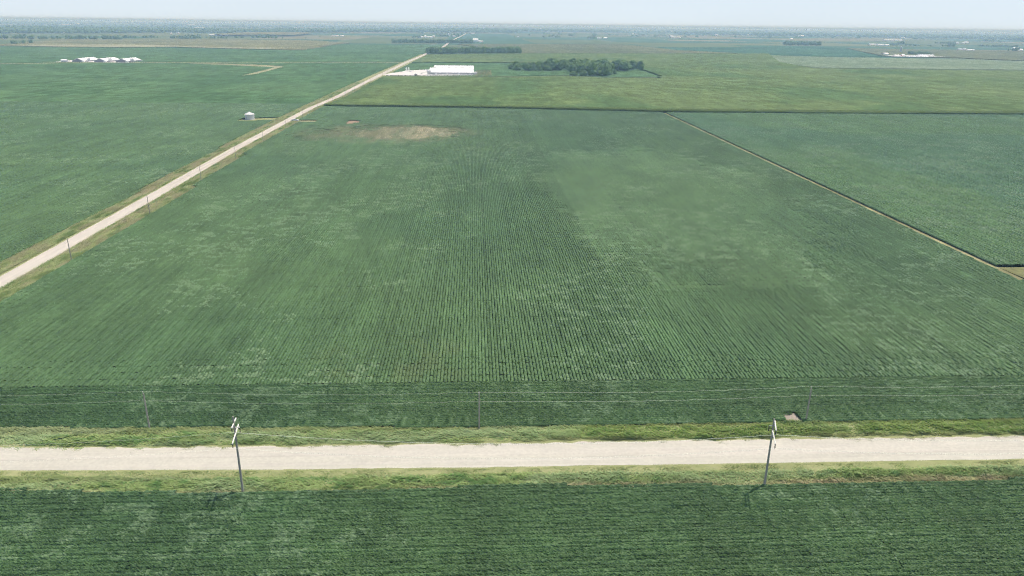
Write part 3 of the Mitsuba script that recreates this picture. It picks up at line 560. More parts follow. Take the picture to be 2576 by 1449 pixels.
# ---------------------------------------------------------------- roadside grass: curved blades leaning with the wind
def blades(x, y, z0, h, w, lean, r, spread=.25):
    n = len(x); a = lean[:, None] + r.normal(0, .5, (n, 1)); dirn = np.concatenate([np.cos(a), np.sin(a)], 1)
    L = h * r.uniform(.45, 1.5, n); B = np.column_stack([x, y, z0]); side = np.column_stack([-dirn[:, 1], dirn[:, 0], np.zeros(n)]) * (w / 2)[:, None]
    M = B + np.column_stack([dirn * (L * .4)[:, None], h * .6]); Tp = B + np.column_stack([dirn * L[:, None], h * .85])
    V = np.stack([B - side, B + side, M + side * .9, M - side * .9, Tp], 1).reshape(-1, 3); i = np.arange(n)[:, None] * 5
    F = np.concatenate([i + [0, 1, 2], i + [0, 2, 3], i + [3, 2, 4]], 1).reshape(-1, 3)
    return trimesh.Trimesh(V, F, process=False), np.repeat(np.column_stack([r.random(n), r.random(n)]), 5, 0)


def cols(lo, hi, u): return lo + (hi - lo) * u


def verge(lo, hi, n, hfun, label, mat='verge_leaf'):
    r = np.random.default_rng(int(lo[0] * 10) % 1000); i = r.uniform(0, len(xs) - 1, n); x = np.interp(i, np.arange(len(xs)), xs); u = r.random(n)
    y = cols(np.interp(x, xs, lo), np.interp(x, xs, hi), u); ok = in_view(x, y, .1); x, y, u = x[ok], y[ok], u[ok]
    cl = meshkit.fbm(np.column_stack([x / 2.6, y / 1.5, np.zeros(len(x))])); big = meshkit.noise(np.column_stack([x / 9, y / 3, np.full(len(x), 3.)]))
    h = hfun(u) * np.clip(.15 + 1.6 * cl + .3 * big, .3, 2.0) * r.uniform(.7, 1.25, len(x))
    lean = 2.6 + 1.2 * big + .6 * cl
    m, uv = blades(x, y, np.full(len(x), .12), h, .13 * np.sqrt(h / .5) * r.uniform(.7, 1.3, len(x)), lean, r)
    whole('verge_grass', m, mat, label, 'grass', 'stuff', uv=uv)


verge(south_soy - .3, road_s - .1, 120000, lambda u: np.interp(u, [0, .15, .4, .62, .72, .95, 1], [.50, .55, .72, .7, .34, .26, .16]), 'tall wind blown grass between the gravel road and the nearest soybean rows')
verge(road_n + .15, north_soy + .4, 110000, lambda u: np.interp(u, [0, .06, .2, .6, .9, 1], [.25, .5, .7, .7, .55, .45]), 'green grass bank between the gravel road and the soybean end rows')


r_ = np.random.default_rng(77); tuft_c = r_.uniform(-110, 130, 60); tx_ = np.repeat(tuft_c, 40) + r_.normal(0, .5, 2400); ty2 = np.interp(tx_, xs, road_n) - .35 - np.abs(r_.normal(0, .45, 2400)) * np.repeat(r_.uniform(.2, 1.6, 60), 40)
m, uv = blades(tx_, ty2, np.full(2400, .2), r_.uniform(.06, .22, 2400), np.full(2400, .07), np.full(2400, 2.8), r_)
whole('weeds', m, 'verge_leaf', 'sparse weeds on the far edge of the wide gravel road', 'weeds', 'stuff', uv=uv)


ang, rad = r_.uniform(0, 6.28, 150), r_.uniform(1.6, 3.1, 150); pl = np.column_stack([62.6 + rad * np.cos(ang) * 1.15, 124.3 + rad * np.sin(ang)])
C = np.repeat(pl, 14, 0) + r_.normal(0, .16, (2100, 2)); C = np.column_stack([C, np.repeat(r_.uniform(.25, .75, 150), 14) * r_.uniform(.4, 1, 2100)])
m, uv = leaves(C, r_.normal(0, .5, (2100, 3)) + [0, 0, 1], .2, 1.35, .15, r_)
whole('soybean_plants', m, 'soy_leaf', 'ragged soybean plants round the bare soil patch at the pole', 'plants', 'stuff', uv=uv)


def side_verge(lo, hi, n, label):
    r = np.random.default_rng(n); y = 150 + (1000 - 150) * r.random(n) ** 1.7; u = r.random(n)
    x = cols(np.interp(y, ys, lo), np.interp(y, ys, hi), u); ok = in_view(x, y, .1); x, y = x[ok], y[ok]; s = np.clip(y / 230, .8, 3)
    cl = meshkit.fbm(np.column_stack([x / 3, y / 8, np.zeros(len(x))]))
    h = .45 * np.clip(.8 + 1.3 * cl, .35, 1.8) * r.uniform(.7, 1.3, len(x))
    m, uv = blades(x, y, np.full(len(x), .12), h, .15 * s, 2.8 + 1.5 * cl, r)
    whole('verge_grass', m, 'side_verge_leaf', label, 'grass', 'stuff', uv=uv)


side_verge(side_r + .4, field_w + .5, 90000, 'grass verge with poles on the right of the straight gravel road')
side_verge(field_l - .4, side_r - side_w - .3, 90000, 'pale grass verge on the left of the straight gravel road')
# ---------------------------------------------------------------- utility poles and wires
def pole_mesh(h, r0=.17, r1=.11, lean=(0, 0)):
    z = np.linspace(-.3, h, 7); f = np.clip(z, 0, None) / h
    return tube(np.column_stack([lean[0] * f, lean[1] * f, z]), r0 + (r1 - r0) * f, 10)


def arm(a, b, w=.09): return tube([a, b], w, 6)
def insulator_mesh(x, y, z, L=.7):
    prof = [(0.0, 0)] + [(rr, -L * k / 10) for k in range(11) for rr in ((.05, .10)[k % 2],)] + [(0, -L)]
    return at(lathe(prof[::-1], 8), x, y, z)


X, Y = -38.1, 103.3
p = thing('utility_pole', 'tall grey pole with white crossed arms, left of the two nearest poles', 'utility pole')
part(p, 'pole', at(pole_mesh(14.4, .20, .13), X, Y), 'wood', 40)
part(p, 'crossarm', arm((X - .15, Y + 1.6, 13.25), (X + .1, Y - 1.5, 13.2), .11), 'white_arm')
part(p, 'crossarm', arm((X - .25, Y + 2.6, 11.5), (X + .45, Y - 3.0, 11.3), .11), 'white_arm')
part(p, 'crossarm', arm((X - .6, Y + .2, 12.35), (X + .75, Y + .3, 12.3), .08), 'white_arm')
LW = [(X + .1, Y - 1.45, 12.45), (X + .45, Y - 2.9, 10.5)]
for q in LW: part(p, 'insulator', insulator_mesh(q[0], q[1], q[2] + .75), 'insulator', 40)
part(p, 'insulator', insulator_mesh(X + .72, Y + .3, 12.25, .9), 'insulator', 40)
X, Y = 48.4, 102.0
p = thing('utility_pole', 'tall grey pole with two white arms towards the camera, right of the two nearest poles', 'utility pole')
part(p, 'pole', at(pole_mesh(13.3, .20, .13), X, Y), 'wood', 40)
part(p, 'crossarm', arm((X + .1, Y, 13.05), (X - .85, Y - 3.0, 12.95), .10), 'white_arm')
part(p, 'crossarm', arm((X - .05, Y - .1, 11.2), (X - 1.1, Y - 4.0, 11.1), .10), 'white_arm')
part(p, 'crossarm', arm((X - .65, Y + .12, 12.0), (X + .45, Y + .1, 11.9), .07), 'grey_metal')
RW = [(X - .85, Y - 2.95, 12.15), (X - 1.1, Y - 3.95, 10.3)]
for q in RW: part(p, 'insulator', insulator_mesh(q[0], q[1], q[2] + .78, .75), 'insulator', 40)
part(p, 'insulator', insulator_mesh(X - .62, Y + .12, 11.9, .9), 'insulator', 40)


def wire(a, b, sag, label, r=.016, grp=None):
    t = np.linspace(0, 1, 15)[:, None]; q = np.array(a) * (1 - t) + np.array(b) * t; q[:, 2] -= sag * 4 * (t * (1 - t))[:, 0]
    whole('overhead_wire', tube(q, r, 4), 'cable', label, 'overhead wire', None, grp)


for k, nm in ((0, 'upper'), (1, 'lower')):
    wire(LW[k], RW[k], 1.9, f'{nm} wire between the two nearest poles', .024)
    wire(RW[k], (RW[k][0] + 87, RW[k][1] + .3, RW[k][2]), 1.9, f'{nm} wire running right from the right nearest pole', .024)
    wire((LW[k][0] - 87, LW[k][1] + .5, LW[k][2]), LW[k], 1.9, f'{nm} wire running left from the left nearest pole', .010)

NP = [(-61.4, 123.9, 7.9, 'thin pale pole at the soybean edge, leftmost of three beyond the gravel road'), (.7, 122.3, 7.7, 'thin pole at the soybean edge, middle of three beyond the gravel road'), (64.9, 123.3, 7.5, 'thin grey pole beside the bare soil patch beyond the gravel road')]
for x, y, h, lab in NP:
    p = thing('utility_pole', lab, 'utility pole')
    part(p, 'pole', at(pole_mesh(h, .17, .12), x, y), 'wood', 40)
    part(p, 'pole_cap_pin', tube([(x - .06, y, h - .3), (x - .06, y, h + .25)], .03, 5), 'grey_metal')
    part(p, 'insulator', at(lathe([(0, 0), (.09, .03), (.06, .1), (.09, .16), (0, .22)], 8), x - .06, y, h + .22), 'white_arm')
spans = [(-124, 124.2, 7.9)] + [q[:3] for q in NP] + [(129, 123.6, 7.6)]
names = ['left of the left', 'between the left and middle', 'between the middle and right', 'right of the right']
for i in range(4):
    a, b = spans[i], spans[i + 1]; rr = .014 if i > 1 else .009
    wire((a[0], a[1], a[2] + .4), (b[0], b[1], b[2] + .4), .65, f'upper wire {names[i]} of the thin poles beyond the road', rr)
    wire((a[0], a[1], a[2] - 1.5), (b[0], b[1], b[2] - 1.5), .65, f'lower wire {names[i]} of the thin poles beyond the road', rr)

ORDP = 'first second third fourth fifth sixth seventh eighth ninth tenth eleventh twelfth thirteenth fourteenth fifteenth sixteenth seventeenth eighteenth'.split()
side_pts = []
for y in (166.5, 228.5, 290, 353.5, 415, 478, 541, 604, 664, 724, 780, 842, 905, 965, 1025, 1085, 1145, 1205):
    x = float(np.interp(y, ys, field_w)) - .6; side_pts.append((x, y, 7.6))
    if not in_view(np.array([x]), np.array([y]), 0)[0]: continue
    p = thing('utility_pole', f'{ORDP[len(side_pts) - 2]} slim pole, counted from the camera, along the straight gravel road', 'utility pole', 'poles along the straight gravel road')
    part(p, 'pole', at(pole_mesh(7.6, .15, .10), x, y), 'wood', 40)
    part(p, 'insulator', at(lathe([(0, 0), (.1, .05), (.06, .15), (0, .3)], 6), x, y, 7.6), 'grey_metal')
whole('overhead_wire', cat(*[tube([np.array(side_pts[i]) * (1 - t) + np.array(side_pts[i + 1]) * t + [0, 0, .25 - 2.4 * t * (1 - t)] for t in np.linspace(0, 1, 7)], .009, 4, False) for i in range(len(side_pts) - 1)]), 'cable', 'wire strung along the poles of the straight gravel road', 'overhead wire')

# ---------------------------------------------------------------- grain bin
bxp, byp = -175.6, 594.5
p = thing('grain_bin', 'round white metal grain bin standing left of the straight gravel road', 'grain bin')
prof = []
for k in range(13): prof += [(3.55, .15 + k * .32), (3.60, .15 + k * .32 + .16)]
part(p, 'wall', at(lathe([(3.5, 0)] + prof + [(3.5, 4.2)], 40), bxp, byp), 'galvanised', 30)
part(p, 'roof', at(lathe([(3.82, 4.12), (3.82, 4.2), (.55, 5.6), (.5, 5.75), (0, 5.85)], 40), bxp, byp), 'roof_metal', 25)
for k in range(16):
    a = k * math.pi / 8 + .1
    part(p, 'roof_rib', tube([(bxp + 3.75 * math.cos(a), byp + 3.75 * math.sin(a), 4.26), (bxp + .6 * math.cos(a), byp + .6 * math.sin(a), 5.63)], .045, 4), 'roof_metal')
part(p, 'vent_cap', at(lathe([(.32, 5.78), (.32, 6.05), (.42, 6.08), (0, 6.3)], 14), bxp, byp), 'galvanised')
part(p, 'door', at(bx(-.45, .45, -.06, .06, .5, 2.3), bxp + 3.62 * math.cos(-2.0), byp + 3.62 * math.sin(-2.0), 0, -2.0 + math.pi / 2), 'grey_metal')
part(p, 'foundation', at(lathe([(0, -.1), (4.0, -.1), (4.0, .22), (0, .22)], 32), bxp, byp), 'concrete')
p = thing('grain_fan', 'dark drying fan at the left foot of the grain bin', 'fan')
part(p, 'housing', at(tube([(-1, 0, .8), (.6, 0, .8)], .62, 12), bxp - 4.4, byp - .6), 'dark_panel', 40)
part(p, 'duct', at(bx(.6, 1.3, -.4, .4, .35, 1.2), bxp - 4.4, byp - .6), 'dark_panel')
part(p, 'stand', at(bx(-.8, .5, -.4, .4, 0, .25), bxp - 4.4, byp - .6), 'grey_metal')

# ---------------------------------------------------------------- pickup truck, facing +x (right)
from shapely.geometry import Polygon as SP
def side_prism(pts, w, bev=.06):
    m = trimesh.creation.extrude_polygon(SP(pts), w, engine='earcut'); m.apply_transform(np.array([[1, 0, 0, 0], [0, 0, 1, -w / 2], [0, 1, 0, 0], [0, 0, 0, 1.]])); m.fix_normals(); return m
tx, ty_, rot = -138.3, 584.6, math.radians(-8)
def tr(m): return at(m, tx, ty_, .12, rot)
p = thing('pickup_truck', 'white four door pickup truck parked where the field track meets the gravel road', 'truck')
def wheel_arch(cx): return [(cx + .5 * math.cos(a), .42 + .5 * math.sin(a)) for a in np.linspace(math.pi, 0, 9)]
low = [(-2.85, .55), (-2.35, .5)] + wheel_arch(-1.75) + [(-1.2, .45), (1.2, .45)] + wheel_arch(1.8) + [(2.4, .5), (2.8, .55), (2.85, 1.0), (2.7, 1.18), (1.15, 1.28), (1.1, 1.28), (-2.85, 1.25)]
part(p, 'body', tr(side_prism(low, 1.95)), 'car_paint', 30)
part(p, 'cab', tr(side_prism([(-.95, 1.25), (-.85, 1.86), (.35, 1.90), (1.15, 1.27)], 1.72)), 'car_paint', 30)
part(p, 'windscreen', tr(side_prism([(.42, 1.84), (1.10, 1.30), (1.14, 1.30), (.46, 1.86)], 1.5)), 'car_glass')
for s in (-1, 1):
    for a, b in ((-.75, -.12), (-.04, .52)):
        part(p, 'side_window', tr(at(side_prism([(a, 1.36), (a + .05, 1.76), (min(b, .38), 1.77), (b + .1 if b > .4 else b, 1.36)], .03), 0, s * .87)), 'car_glass')
    part(p, 'mirror', tr(bx(.78, .92, s * 1.0 - .12, s * 1.0 + .12, 1.28, 1.46)), 'dark_panel')
    part(p, 'headlight', tr(bx(2.72, 2.86, s * .75 - .18, s * .75 + .18, .85, 1.0)), 'white_arm')
    for cx in (-1.75, 1.8):
        w = part(p, 'wheel', tr(tube([(cx, s * .72, .4), (cx, s * .98, .4)], .41, 18)), 'tyre', 30)
        part(w, 'rim', tr(tube([(cx, s * .97, .4), (cx, s * 1.0, .4)], .24, 12)), 'galvanised')
part(p, 'rear_window', tr(side_prism([(-.97, 1.36), (-.90, 1.76), (-.88, 1.76), (-.95, 1.36)], 1.3)), 'car_glass')
part(p, 'bed_liner', tr(bx(-2.75, -1.0, -.78, .78, 1.2, 1.262)), 'dark_panel')
part(p, 'bumper', tr(bx(2.80, 2.93, -.92, .92, .5, .72)), 'galvanised'); part(p, 'bumper', tr(bx(-2.98, -2.85, -.92, .92, .5, .72)), 'galvanised')
part(p, 'tailgate', tr(bx(-2.90, -2.84, -.85, .85, .75, 1.24)), 'car_paint')

# ---------------------------------------------------------------- buildings
def gable_parts(p, cx, cy, w, d, h, rise, along='x', wall='white_metal', roof='roof_metal', rot=0., z=0., over=.5):
    """Walls with gable ends and two roof slabs; the ridge runs along the length w (x) or d (y)."""
    if along == 'y': gable_parts(p, cx, cy, d, w, h, rise, 'x', wall, roof, rot + math.pi / 2, z, over); return
    sec = SP([(-d / 2, -.5), (d / 2, -.5), (d / 2, h), (0, h + rise), (-d / 2, h)])
    m = trimesh.creation.extrude_polygon(sec, w, engine='earcut'); m.apply_transform(np.array([[0, 0, 1, -w / 2], [1, 0, 0, 0], [0, 1, 0, 0], [0, 0, 0, 1.]])); m.fix_normals()
    part(p, 'wall', at(m, cx, cy, z, rot), wall)
    sl = rise / (d / 2); o = over; r = SP([(-d / 2 - o, h - sl * o + .03), (0, h + rise + .03), (d / 2 + o, h - sl * o + .03), (d / 2 + o, h - sl * o + .28), (0, h + rise + .3), (-d / 2 - o, h - sl * o + .28)])
    m = trimesh.creation.extrude_polygon(r, w + 2 * o, engine='earcut'); m.apply_transform(np.array([[0, 0, 1, -w / 2 - o], [1, 0, 0, 0], [0, 1, 0, 0], [0, 0, 0, 1.]])); m.fix_normals()
    return part(p, 'roof', at(m, cx, cy, z, rot), roof)


def hopper(p, x, y, z=0., s=1.):
    part(p, 'bin', at(lathe([(0, 1.6 * s), (.35 * s, 1.6 * s), (1.35 * s, 3.4 * s), (1.35 * s, 6.2 * s), (.35 * s, 7.3 * s), (0, 7.35 * s)], 16), x, y, z), 'galvanised', 30)
    for a in (0, 1, 2, 3):
        part(p, 'leg', at(tube([(1.3 * s * math.cos(a * 1.57 + .78), 1.3 * s * math.sin(a * 1.57 + .78), 0), (1.3 * s * math.cos(a * 1.57 + .78), 1.3 * s * math.sin(a * 1.57 + .78), 4 * s)], .09, 4), x, y, z), 'grey_metal')


p = thing('hog_barn', 'long white metal barn with a dark strip under its eave, front of the pair', 'barn')
rf = gable_parts(p, -33, 1167, 66, 34, 3.2, 5.6, wall='grey_metal')  # shade of the front wall is put into its grey colour
part(p, 'curtain_panel', bx(-65, -1, 1149.7, 1149.92, .9, 2.6), 'grey_metal')
for k in range(6): part(rf, 'ridge_vent', bx(-60 + k * 10.4, -57 + k * 10.4, 1166.2, 1167.8, 9.05, 9.5), 'grey_metal')
for k in range(4):
    part(p, 'pit_fan', bx(-57.5 + k * 17, -55.3 + k * 17, 1147.4, 1149.6, 0, 2.2), 'white_metal')
part(p, 'annex', bx(.2, 5.5, 1157, 1168, 0, 3.4), 'white_metal'); part(p, 'annex', bx(-69.5, -66.2, 1160, 1166, 0, 3.0), 'white_metal')
p = thing('hog_barn', 'long white metal barn standing directly behind the front barn of the pair', 'barn')
rf = gable_parts(p, -31, 1216, 62, 34, 3.4, 6.4)
for k in range(6): part(rf, 'ridge_vent', bx(-58 + k * 10, -55 + k * 10, 1215.2, 1216.8, 10.05, 10.5), 'grey_metal')
p = thing('storage_building', 'small white building joining the left ends of the two barns', 'building'); gable_parts(p, -65.5, 1192, 9, 12, 3, 1.6)
for x, y, lab in ((-68.5, 1147, 'grey metal feed bin by the left end of the front white barn'), (-65.0, 1146.5, 'grey feed bin beside the front wall of the front white barn'), (-59, 1242, 'feed bin rising behind the left end of the rear white barn')):
    p = thing('feed_bin', lab, 'feed bin'); hopper(p, x, y)
p = thing('feed_auger', 'grey auger stretched across the gravel yard left of the barn', 'auger'); part(p, 'tube', tube([(-80, 1160, 1.2), (-69, 1150, 4.2)], .3, 8), 'grey_metal'); part(p, 'stand', bx(-79, -77.5, 1158, 1160, 0, 1.4), 'grey_metal')
for x, lab in ((-108.6, 'left white tank at the corner of the gravel yard'), (-105.0, 'right white tank at the corner of the gravel yard')):
    p = thing('tank', lab, 'tank'); part(p, 'shell', at(lathe([(0, 0), (1.2, 0), (1.2, 4.2), (.5, 5.0), (0, 5.1)], 14), x, 1240), 'white_metal', 30); part(p, 'lid', at(lathe([(0, 5.0), (.4, 5.0), (.4, 5.3), (0, 5.35)], 10), x, 1240), 'grey_metal')
p = thing('trailer', 'low white trailer parked in the grass beside the yard entrance', 'trailer'); part(p, 'deck', bx(-103, -97, 1205, 1208, .5, 1.5), 'white_metal'); part(p, 'wheel', tube([(-101, 1204.8, .5), (-101, 1208.2, .5)], .45, 10), 'tyre'); part(p, 'wheel', tube([(-99, 1204.8, .5), (-99, 1208.2, .5)], .45, 10), 'tyre')
p = thing('machine', 'small dark machine at the front edge of the gravel yard', 'machine'); part(p, 'body', bx(-87, -83, 1123, 1125, .5, 1.8), 'dark_panel'); part(p, 'cab', bx(-86, -84.6, 1123.2, 1124.8, 1.8, 2.8), 'grey_metal'); part(p, 'wheel', tube([(-86.4, 1122.8, .5), (-86.4, 1125.2, .5)], .55, 10), 'tyre'); part(p, 'wheel', tube([(-83.6, 1122.8, .5), (-83.6, 1125.2, .5)], .55, 10), 'tyre')

for k, nm in enumerate(('leftmost', 'middle', 'rightmost')):
    x = -704 + k * 38
    p = thing('hog_barn', f'white roofed barn in the soybean field, {nm} of the row of three', 'barn')
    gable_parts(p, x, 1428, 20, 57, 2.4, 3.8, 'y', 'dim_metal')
    part(p, 'annex', bx(x + 8, x + 12, 1396, 1399.2, 0, 2.8), 'white_metal')
    for q, s in ((0, 'left'), (1, 'right')):
        f = thing('feed_bin', f'grey feed bin beside the {nm} barn of the three, {s} of its pair', 'feed bin'); hopper(f, x + 12 + q * 3.2, 1410)
p = thing('shed', 'small white roofed shed left of the three barns in the soybean field', 'shed'); gable_parts(p, -727, 1399, 9, 8, 3, 1.6, 'x', 'grey_metal')

# far farm buildings: (group, x, y, length, eave height, depth)
PLACE = {
 'lw': 'white shed on the hazy ridge at the far left', 'lr': 'white building beside the left river trees', 'lf': 'white farm building among the left river trees', 'lh': 'white house at the trees on the left edge',
 'mf': 'white barn of the farmstead before the bare tan field', 'mr': 'small white building at the foot of the river tree belt', 'mw': 'long white shed above the left river trees', 'mb': 'white building on the plain beyond the river trees',
 'mg': 'white farm shed before the middle tree belt', 'mp': 'white barn standing on open fields left of the windbreaks', 'wb': 'white barn at the right end of the long windbreak', 'fs': 'white building of the farmstead behind the long windbreak',
 'rl': 'low white barn beside the far end of the straight road', 'hz': 'white building on the hazy skyline above the road', 'cn': 'tiny white shed beside a lone tree', 'cw': 'white barn at the end of a short windbreak',
 'cl': 'long white barn on the plain right of centre', 'cz': 'pale building on the hazy plain right of centre', 'cf': 'white building of the small farm right of centre', 'rw': 'white barn among bushes above the olive field',
 'rg': 'white barn left of the far grove at the right', 'rt': 'white shed behind the oval grove', 'rz': 'pale building on the hazy plain at the right', 'xb': 'very long white barn far behind the right farmstead',
 'xl': 'white barn in the row left of the scattered trees', 'xs': 'white shed on the field right of the right farmstead', 'xf': 'white building of the farm behind the scattered trees', 'xz': 'pale building on the hazy plain at the far right', 'xr': 'white roofed building among trees at the right edge'}
from collections import Counter
seen, total = Counter(), Counter(b[0] for b in FAR_BUILDINGS)
ORD = ['first', 'second', 'third', 'fourth', 'fifth', 'sixth', 'seventh', 'eighth', 'ninth', 'tenth', 'eleventh', 'twelfth']
order = {}
for k in total:
    for i, b in enumerate(sorted([b for b in FAR_BUILDINGS if b[0] == k], key=lambda b: b[1] / b[2])): order[b] = i
for b in FAR_BUILDINGS:
    k, x, y, w, h, d = b; nm = PLACE[k]
    if total[k] > 1: nm = f'{nm}, {ORD[order[b]]} from the left'
    p = thing('farm_building', nm, 'building', 'far white farm buildings'); z = float(terrain(x, y)); r2 = random.Random(x)
    gable_parts(p, x, y + d / 2, w, d, h * .6, h * .4 + .5, 'x', 'white_metal' if r2.random() < .8 else 'tan_wall', 'roof_metal', r2.uniform(-.25, .25) if y > 3000 else 0., z, .3)

# the farmstead at the right
p = thing('farm_house', 'white roofed machine shed with an angled wing at the left of the right farmstead', 'building'); gable_parts(p, 1212, 2205, 20, 13, 4, 2.5, rot=.5); 
p = thing('barn', 'long low white barn in front of the right farmstead grove', 'barn'); gable_parts(p, 1223, 2062, 62, 15, 2.4, 2.0)
p = thing('barn', 'long white barn at the right end of the right farmstead', 'barn'); gable_parts(p, 1296, 2140, 44, 16, 2.6, 2.2)
p = thing('barn', 'small red barn beside the long white barns of the right farmstead', 'barn'); gable_parts(p, 1203, 2094, 8, 9, 4, 2.6, wall='red_wood')
p = thing('shed', 'white shed next to the small red barn', 'shed'); gable_parts(p, 1188, 2100, 14, 9, 3, 1.8)
whole('farm_yard', flat(Polygon([(1150, 2040), (1290, 2040), (1300, 2050), (1240, 2110), (1160, 2110)]), 2.4), 'yard_gravel', kind='structure')


def silo(x, y, h, r, lab, mat='galvanised'):
    s = thing('silo', lab, 'silo'); z = float(terrain(x, y))
    part(s, 'tower', at(lathe([(r, 0), (r, h)], 18), x, y, z), mat, 30); part(s, 'dome', at(lathe([(r, h), (r * .8, h + r * .5), (r * .4, h + r * .85), (0, h + r)], 18), x, y, z), 'roof_metal', 40)


silo(1415, 2480, 16, 3.0, 'silo with a white dome behind the right farmstead grove', 'grey_metal'); silo(-146, 4606, 15, 4, 'pale silo in the farmstead behind the long windbreak', 'white_metal')
silo(60, 11000, 40, 9, 'tall pale tower on the skyline above the road', 'white_metal'); silo(1326, 5174, 14, 4, 'silo beside the long white barn right of centre', 'grey_metal')

# ---------------------------------------------------------------- trees
def tree_meshes(h, r, lobes, sub, n, leaf, seed):
    """(lobes, leaf clumps with uv, trunk): overlapping lumpy lobes with ragged leaf clumps standing out of them."""
    g = np.random.default_rng(seed); base = trimesh.creation.icosphere(sub); parts, C, N = [], [], []
    for i in range(lobes):
        a = 2.4 * i + g.uniform(-.5, .5); f = math.sqrt((i + .3) / lobes) * .66; lz = .80 - .46 * (i / lobes) + g.uniform(-.08, .08); lr = r * g.uniform(.36, .52)
        c = np.array([r * f * math.cos(a), r * f * math.sin(a), h * lz]); q = base.vertices.copy(); w = .62 + .76 * meshkit.noise(q * 2.1 + [seed * 3.1 + i * 7.7, 1, 2]); w += .22 * (meshkit.noise(q * 5 + i * 3.3) - .5)
        m = base.copy(); m.vertices = c + q * (lr * w)[:, None] * [1, 1, .9]; m.vertices[:, 2] = np.clip(m.vertices[:, 2], h * .09, None); parts.append(m)
        k = g.integers(0, len(q), n // lobes); C.append(m.vertices[k] + q[k] * leaf * .25); N.append(q[k] + g.normal(size=(len(k), 3)) * .4 + [0, 0, .2])
    skirt = base.copy(); skirt.vertices = base.vertices * [r * .82, r * .82, h * .27] * (.8 + .4 * meshkit.noise(base.vertices * 3 + seed))[:, None] + [0, 0, h * .36]; parts.append(skirt)
    tk = [tube([(0, 0, -.3), (.1, 0, h * .3), (0, .1, h * .7)], [.035 * h * .5, .026 * h * .5, .008 * h], 7)]
    for i in range(4):
        a = i * 1.6 + seed; tk.append(tube([(.1, 0, h * (.3 + .06 * i)), (r * .4 * math.cos(a), r * .4 * math.sin(a), h * (.5 + .07 * i))], [.011 * h, .004 * h], 5))
    return cat(*parts), leaves(np.vstack(C), np.vstack(N), leaf, 1.25, .1, g), cat(*tk)


TREES = {'near': [], 'far': []}
for v in range(6):
    h = (17, 14, 19, 12, 16, 15)[v]; r = (5.6, 5.2, 6.0, 5.4, 4.6, 5.0)[v]
    for kind, spec in (('near', (10, 2, 260, 1.1)), ('far', (5, 1, 40, 2.2))):
        lobes, lf, tk = tree_meshes(h, r, *spec, 20 + v); gid = f'{kind}_tree_shape_{v}'
        scene[gid] = {'type': 'shapegroup', 'crown': mikit.ply(lobes, 'tree_crown', False), 'leaves': mikit.ply(lf[0], 'tree_leaf', False, uv=lf[1]), 'trunk': mikit.ply(tk, 'bark', False)}; TREES[kind].append((gid, h))


def tree(x, y, h, label, grp, kind='far', wide=1.0, key=None, r=random.Random(5)):
    gid, gh = TREES[kind][r.randrange(6)]; s = h / gh
    m = T().translate([x, y, float(terrain(x, y))]).rotate([0, 0, 1], r.uniform(0, 360)).scale([s * wide, s * wide, s])
    if key is None:
        key = numbered('tree'); labels[key] = {'label': label, 'category': 'tree', 'group': grp}
    scene[key] = {'type': 'instance', 'to_world': m, 'group': {'type': 'ref', 'id': gid}}


rt = random.Random(11)
masses = {}
def mass(name, label, x, y, h, kind='far', wide=1.0):
    """One more tree of a grove that reads as one mass."""
    if name not in masses:
        masses[name] = [numbered('tree_grove'), 0]; labels[masses[name][0]] = {'label': label, 'category': 'trees', 'kind': 'stuff'}
    masses[name][1] += 1
    tree(x, y, h, None, None, kind, wide, f'{masses[name][0]}__{masses[name][1]:04d}', rt)


# woodlot right of the barn
wood_poly = Polygon([(66, 1266), (95, 1252), (130, 1262), (152, 1262), (154, 1178), (169, 1153), (200, 1140), (222, 1200), (230, 1288), (255, 1274), (275, 1305), (291, 1285), (286, 1330), (240, 1352), (190, 1385), (140, 1352), (90, 1330), (60, 1300)])
pts = []
while len(pts) < 118:
    q = (rt.uniform(55, 295), rt.uniform(1135, 1390))
    if wood_poly.contains(Point(q)) and all(math.hypot(q[0] - a, q[1] - b) > 6.2 for a, b in pts): pts.append(q)
for x, y in pts:
    h = rt.uniform(10, 16) if x < 130 else rt.uniform(13, 20)
    where = 'left arm' if x < 150 else 'front lobe' if y < 1250 and x < 228 else 'right end' if x > 232 else 'tall middle'
    tree(x, y, h, f'leafy green tree in the {where} of the irregular woodlot beyond the corn', f'trees in the {where} of the woodlot', 'near', rt.uniform(1.0, 1.35))
for q in range(30):
    x = rt.choice([rt.uniform(150, 225), rt.uniform(66, 140)]); y = (1150 if x > 145 else 1262) + rt.uniform(-3, 8) + (max(0, x - 200) * 2 if x > 145 else 0)
    tree(x, y, rt.uniform(5, 9), 'low bushy tree at the front edge of the irregular woodlot', 'low trees at the woodlot edge', 'near', 1.5)
# windbreaks
for row in range(3):
    for i in range(34):
        f = (i + rt.uniform(-.3, .3)) / 33; x = -113 + 232 * f; y = 1913 + 74 * f + row * 9 + rt.uniform(-2, 2)
        where = ('left part', 'left part', 'middle', 'right part', 'right part')[min(4, max(0, int(f * 5)))]; rw = ('front', 'middle', 'back')[row]
        tree(x, y, rt.uniform(15.5, 19.5), f'tree in the {where} of the dense windbreak, {rw} row', f'windbreak trees, {where}, {rw} row', 'near', rt.uniform(.9, 1.15))
for row in range(2):
    for i in range(44):
        f = (i + rt.uniform(-.3, .3)) / 43; x = -300 + 295 * f; y = 2895 + 100 * f + row * 12
        mass('w2', 'long pale windbreak crossed by the straight road', x, y, rt.uniform(13, 18), 'far', rt.uniform(.9, 1.1))
for i in range(70):
    mass('oval', 'oval grove standing alone in the fields at the right', rt.uniform(1362, 1502), rt.uniform(3262, 3330), rt.uniform(13, 20), 'far', 1.3)
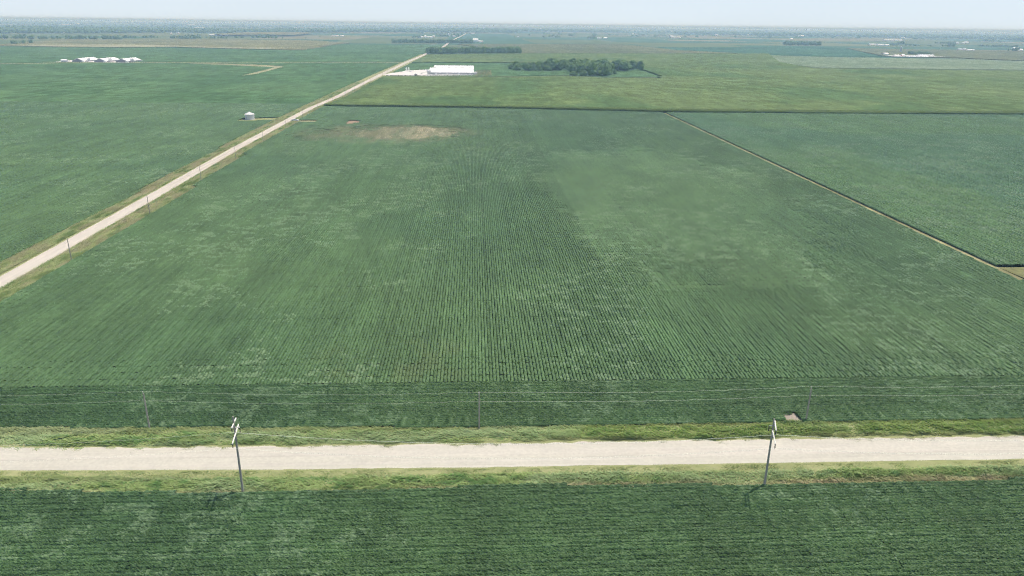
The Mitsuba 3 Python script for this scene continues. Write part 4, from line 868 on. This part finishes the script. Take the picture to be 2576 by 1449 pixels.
for i in range(34):
    mass('farm', 'dark grove behind the long low barns of the right farmstead', rt.uniform(1308, 1358), rt.uniform(2205, 2250), rt.uniform(9, 13), 'far', 1.2)
for ci, (x0, x1, y, h, dp) in enumerate(CLUMPS):
    n = max(1, int((x1 - x0) * min(dp, 30) / 150)); cx = (x0 + x1) / 2 / y
    where = 'at the far left' if cx < -.42 else 'left of the long windbreak' if cx < -.1 else 'around the far farmstead on the road' if cx < .02 else 'on the plain right of centre' if cx < .25 else 'on the plain at the right' if cx < .5 else 'at the far right'
    for i in range(n):
        x = (x0 + x1) / 2 if n == 1 else rt.uniform(x0, x1); yy = y + rt.uniform(0, min(dp, 30)); hh = h * rt.uniform(.75, 1.05); wd = rt.uniform(1.0, 1.4)
        if n <= 3: tree(x, yy, hh, f'separate small dark tree {where}', f'separate trees {where}', 'far', wd, None, rt)
        else: mass(where, f'hazy field groves {where}', x, yy, hh, 'far', wd)
# woodland that reads as one mass: river belts and far groves
key = numbered('woodland'); labels[key] = {'label': 'hazy blue grey river woodland crossing the far plain', 'category': 'woodland', 'kind': 'stuff'}; n = 0
for b in BELTS:
    pb = Polygon(b).buffer(0); prepare(pb); minx, miny, maxx, maxy = pb.bounds; m = min(2400, max(30, int(pb.area / 1300))); k = 0; tries = 0
    while k < m and tries < 20 * m:
        tries += 1; x, y = rt.uniform(minx, maxx), miny + (maxy - miny) * rt.random() ** 1.6
        if pb.contains(Point(x, y)):
            k += 1; n += 1; s = 1 + max(0, y - 4000) / 9000
            tree(x, y, rt.uniform(11, 19) * min(1.3, s), None, None, 'far', rt.uniform(1.5, 2.5) * s, f'{key}__{n:04d}', rt)
# scattered far groves and field-edge tree rows out to the skyline
for i in range(430):
    a = math.radians(rt.uniform(-34, 41)); d = 5200 + 10500 * rt.random() ** .8; x, y = d * math.sin(a), d * math.cos(a); L = rt.choice([40, 60, 200, 500]) + d / 70
    for q in range(rt.randint(2, 9)):
        n += 1; tree(x + rt.gauss(0, L), y + rt.gauss(0, 15), rt.uniform(10, 18), None, None, 'far', rt.uniform(1.6, 3.4), f'{key}__{n:04d}', rt)
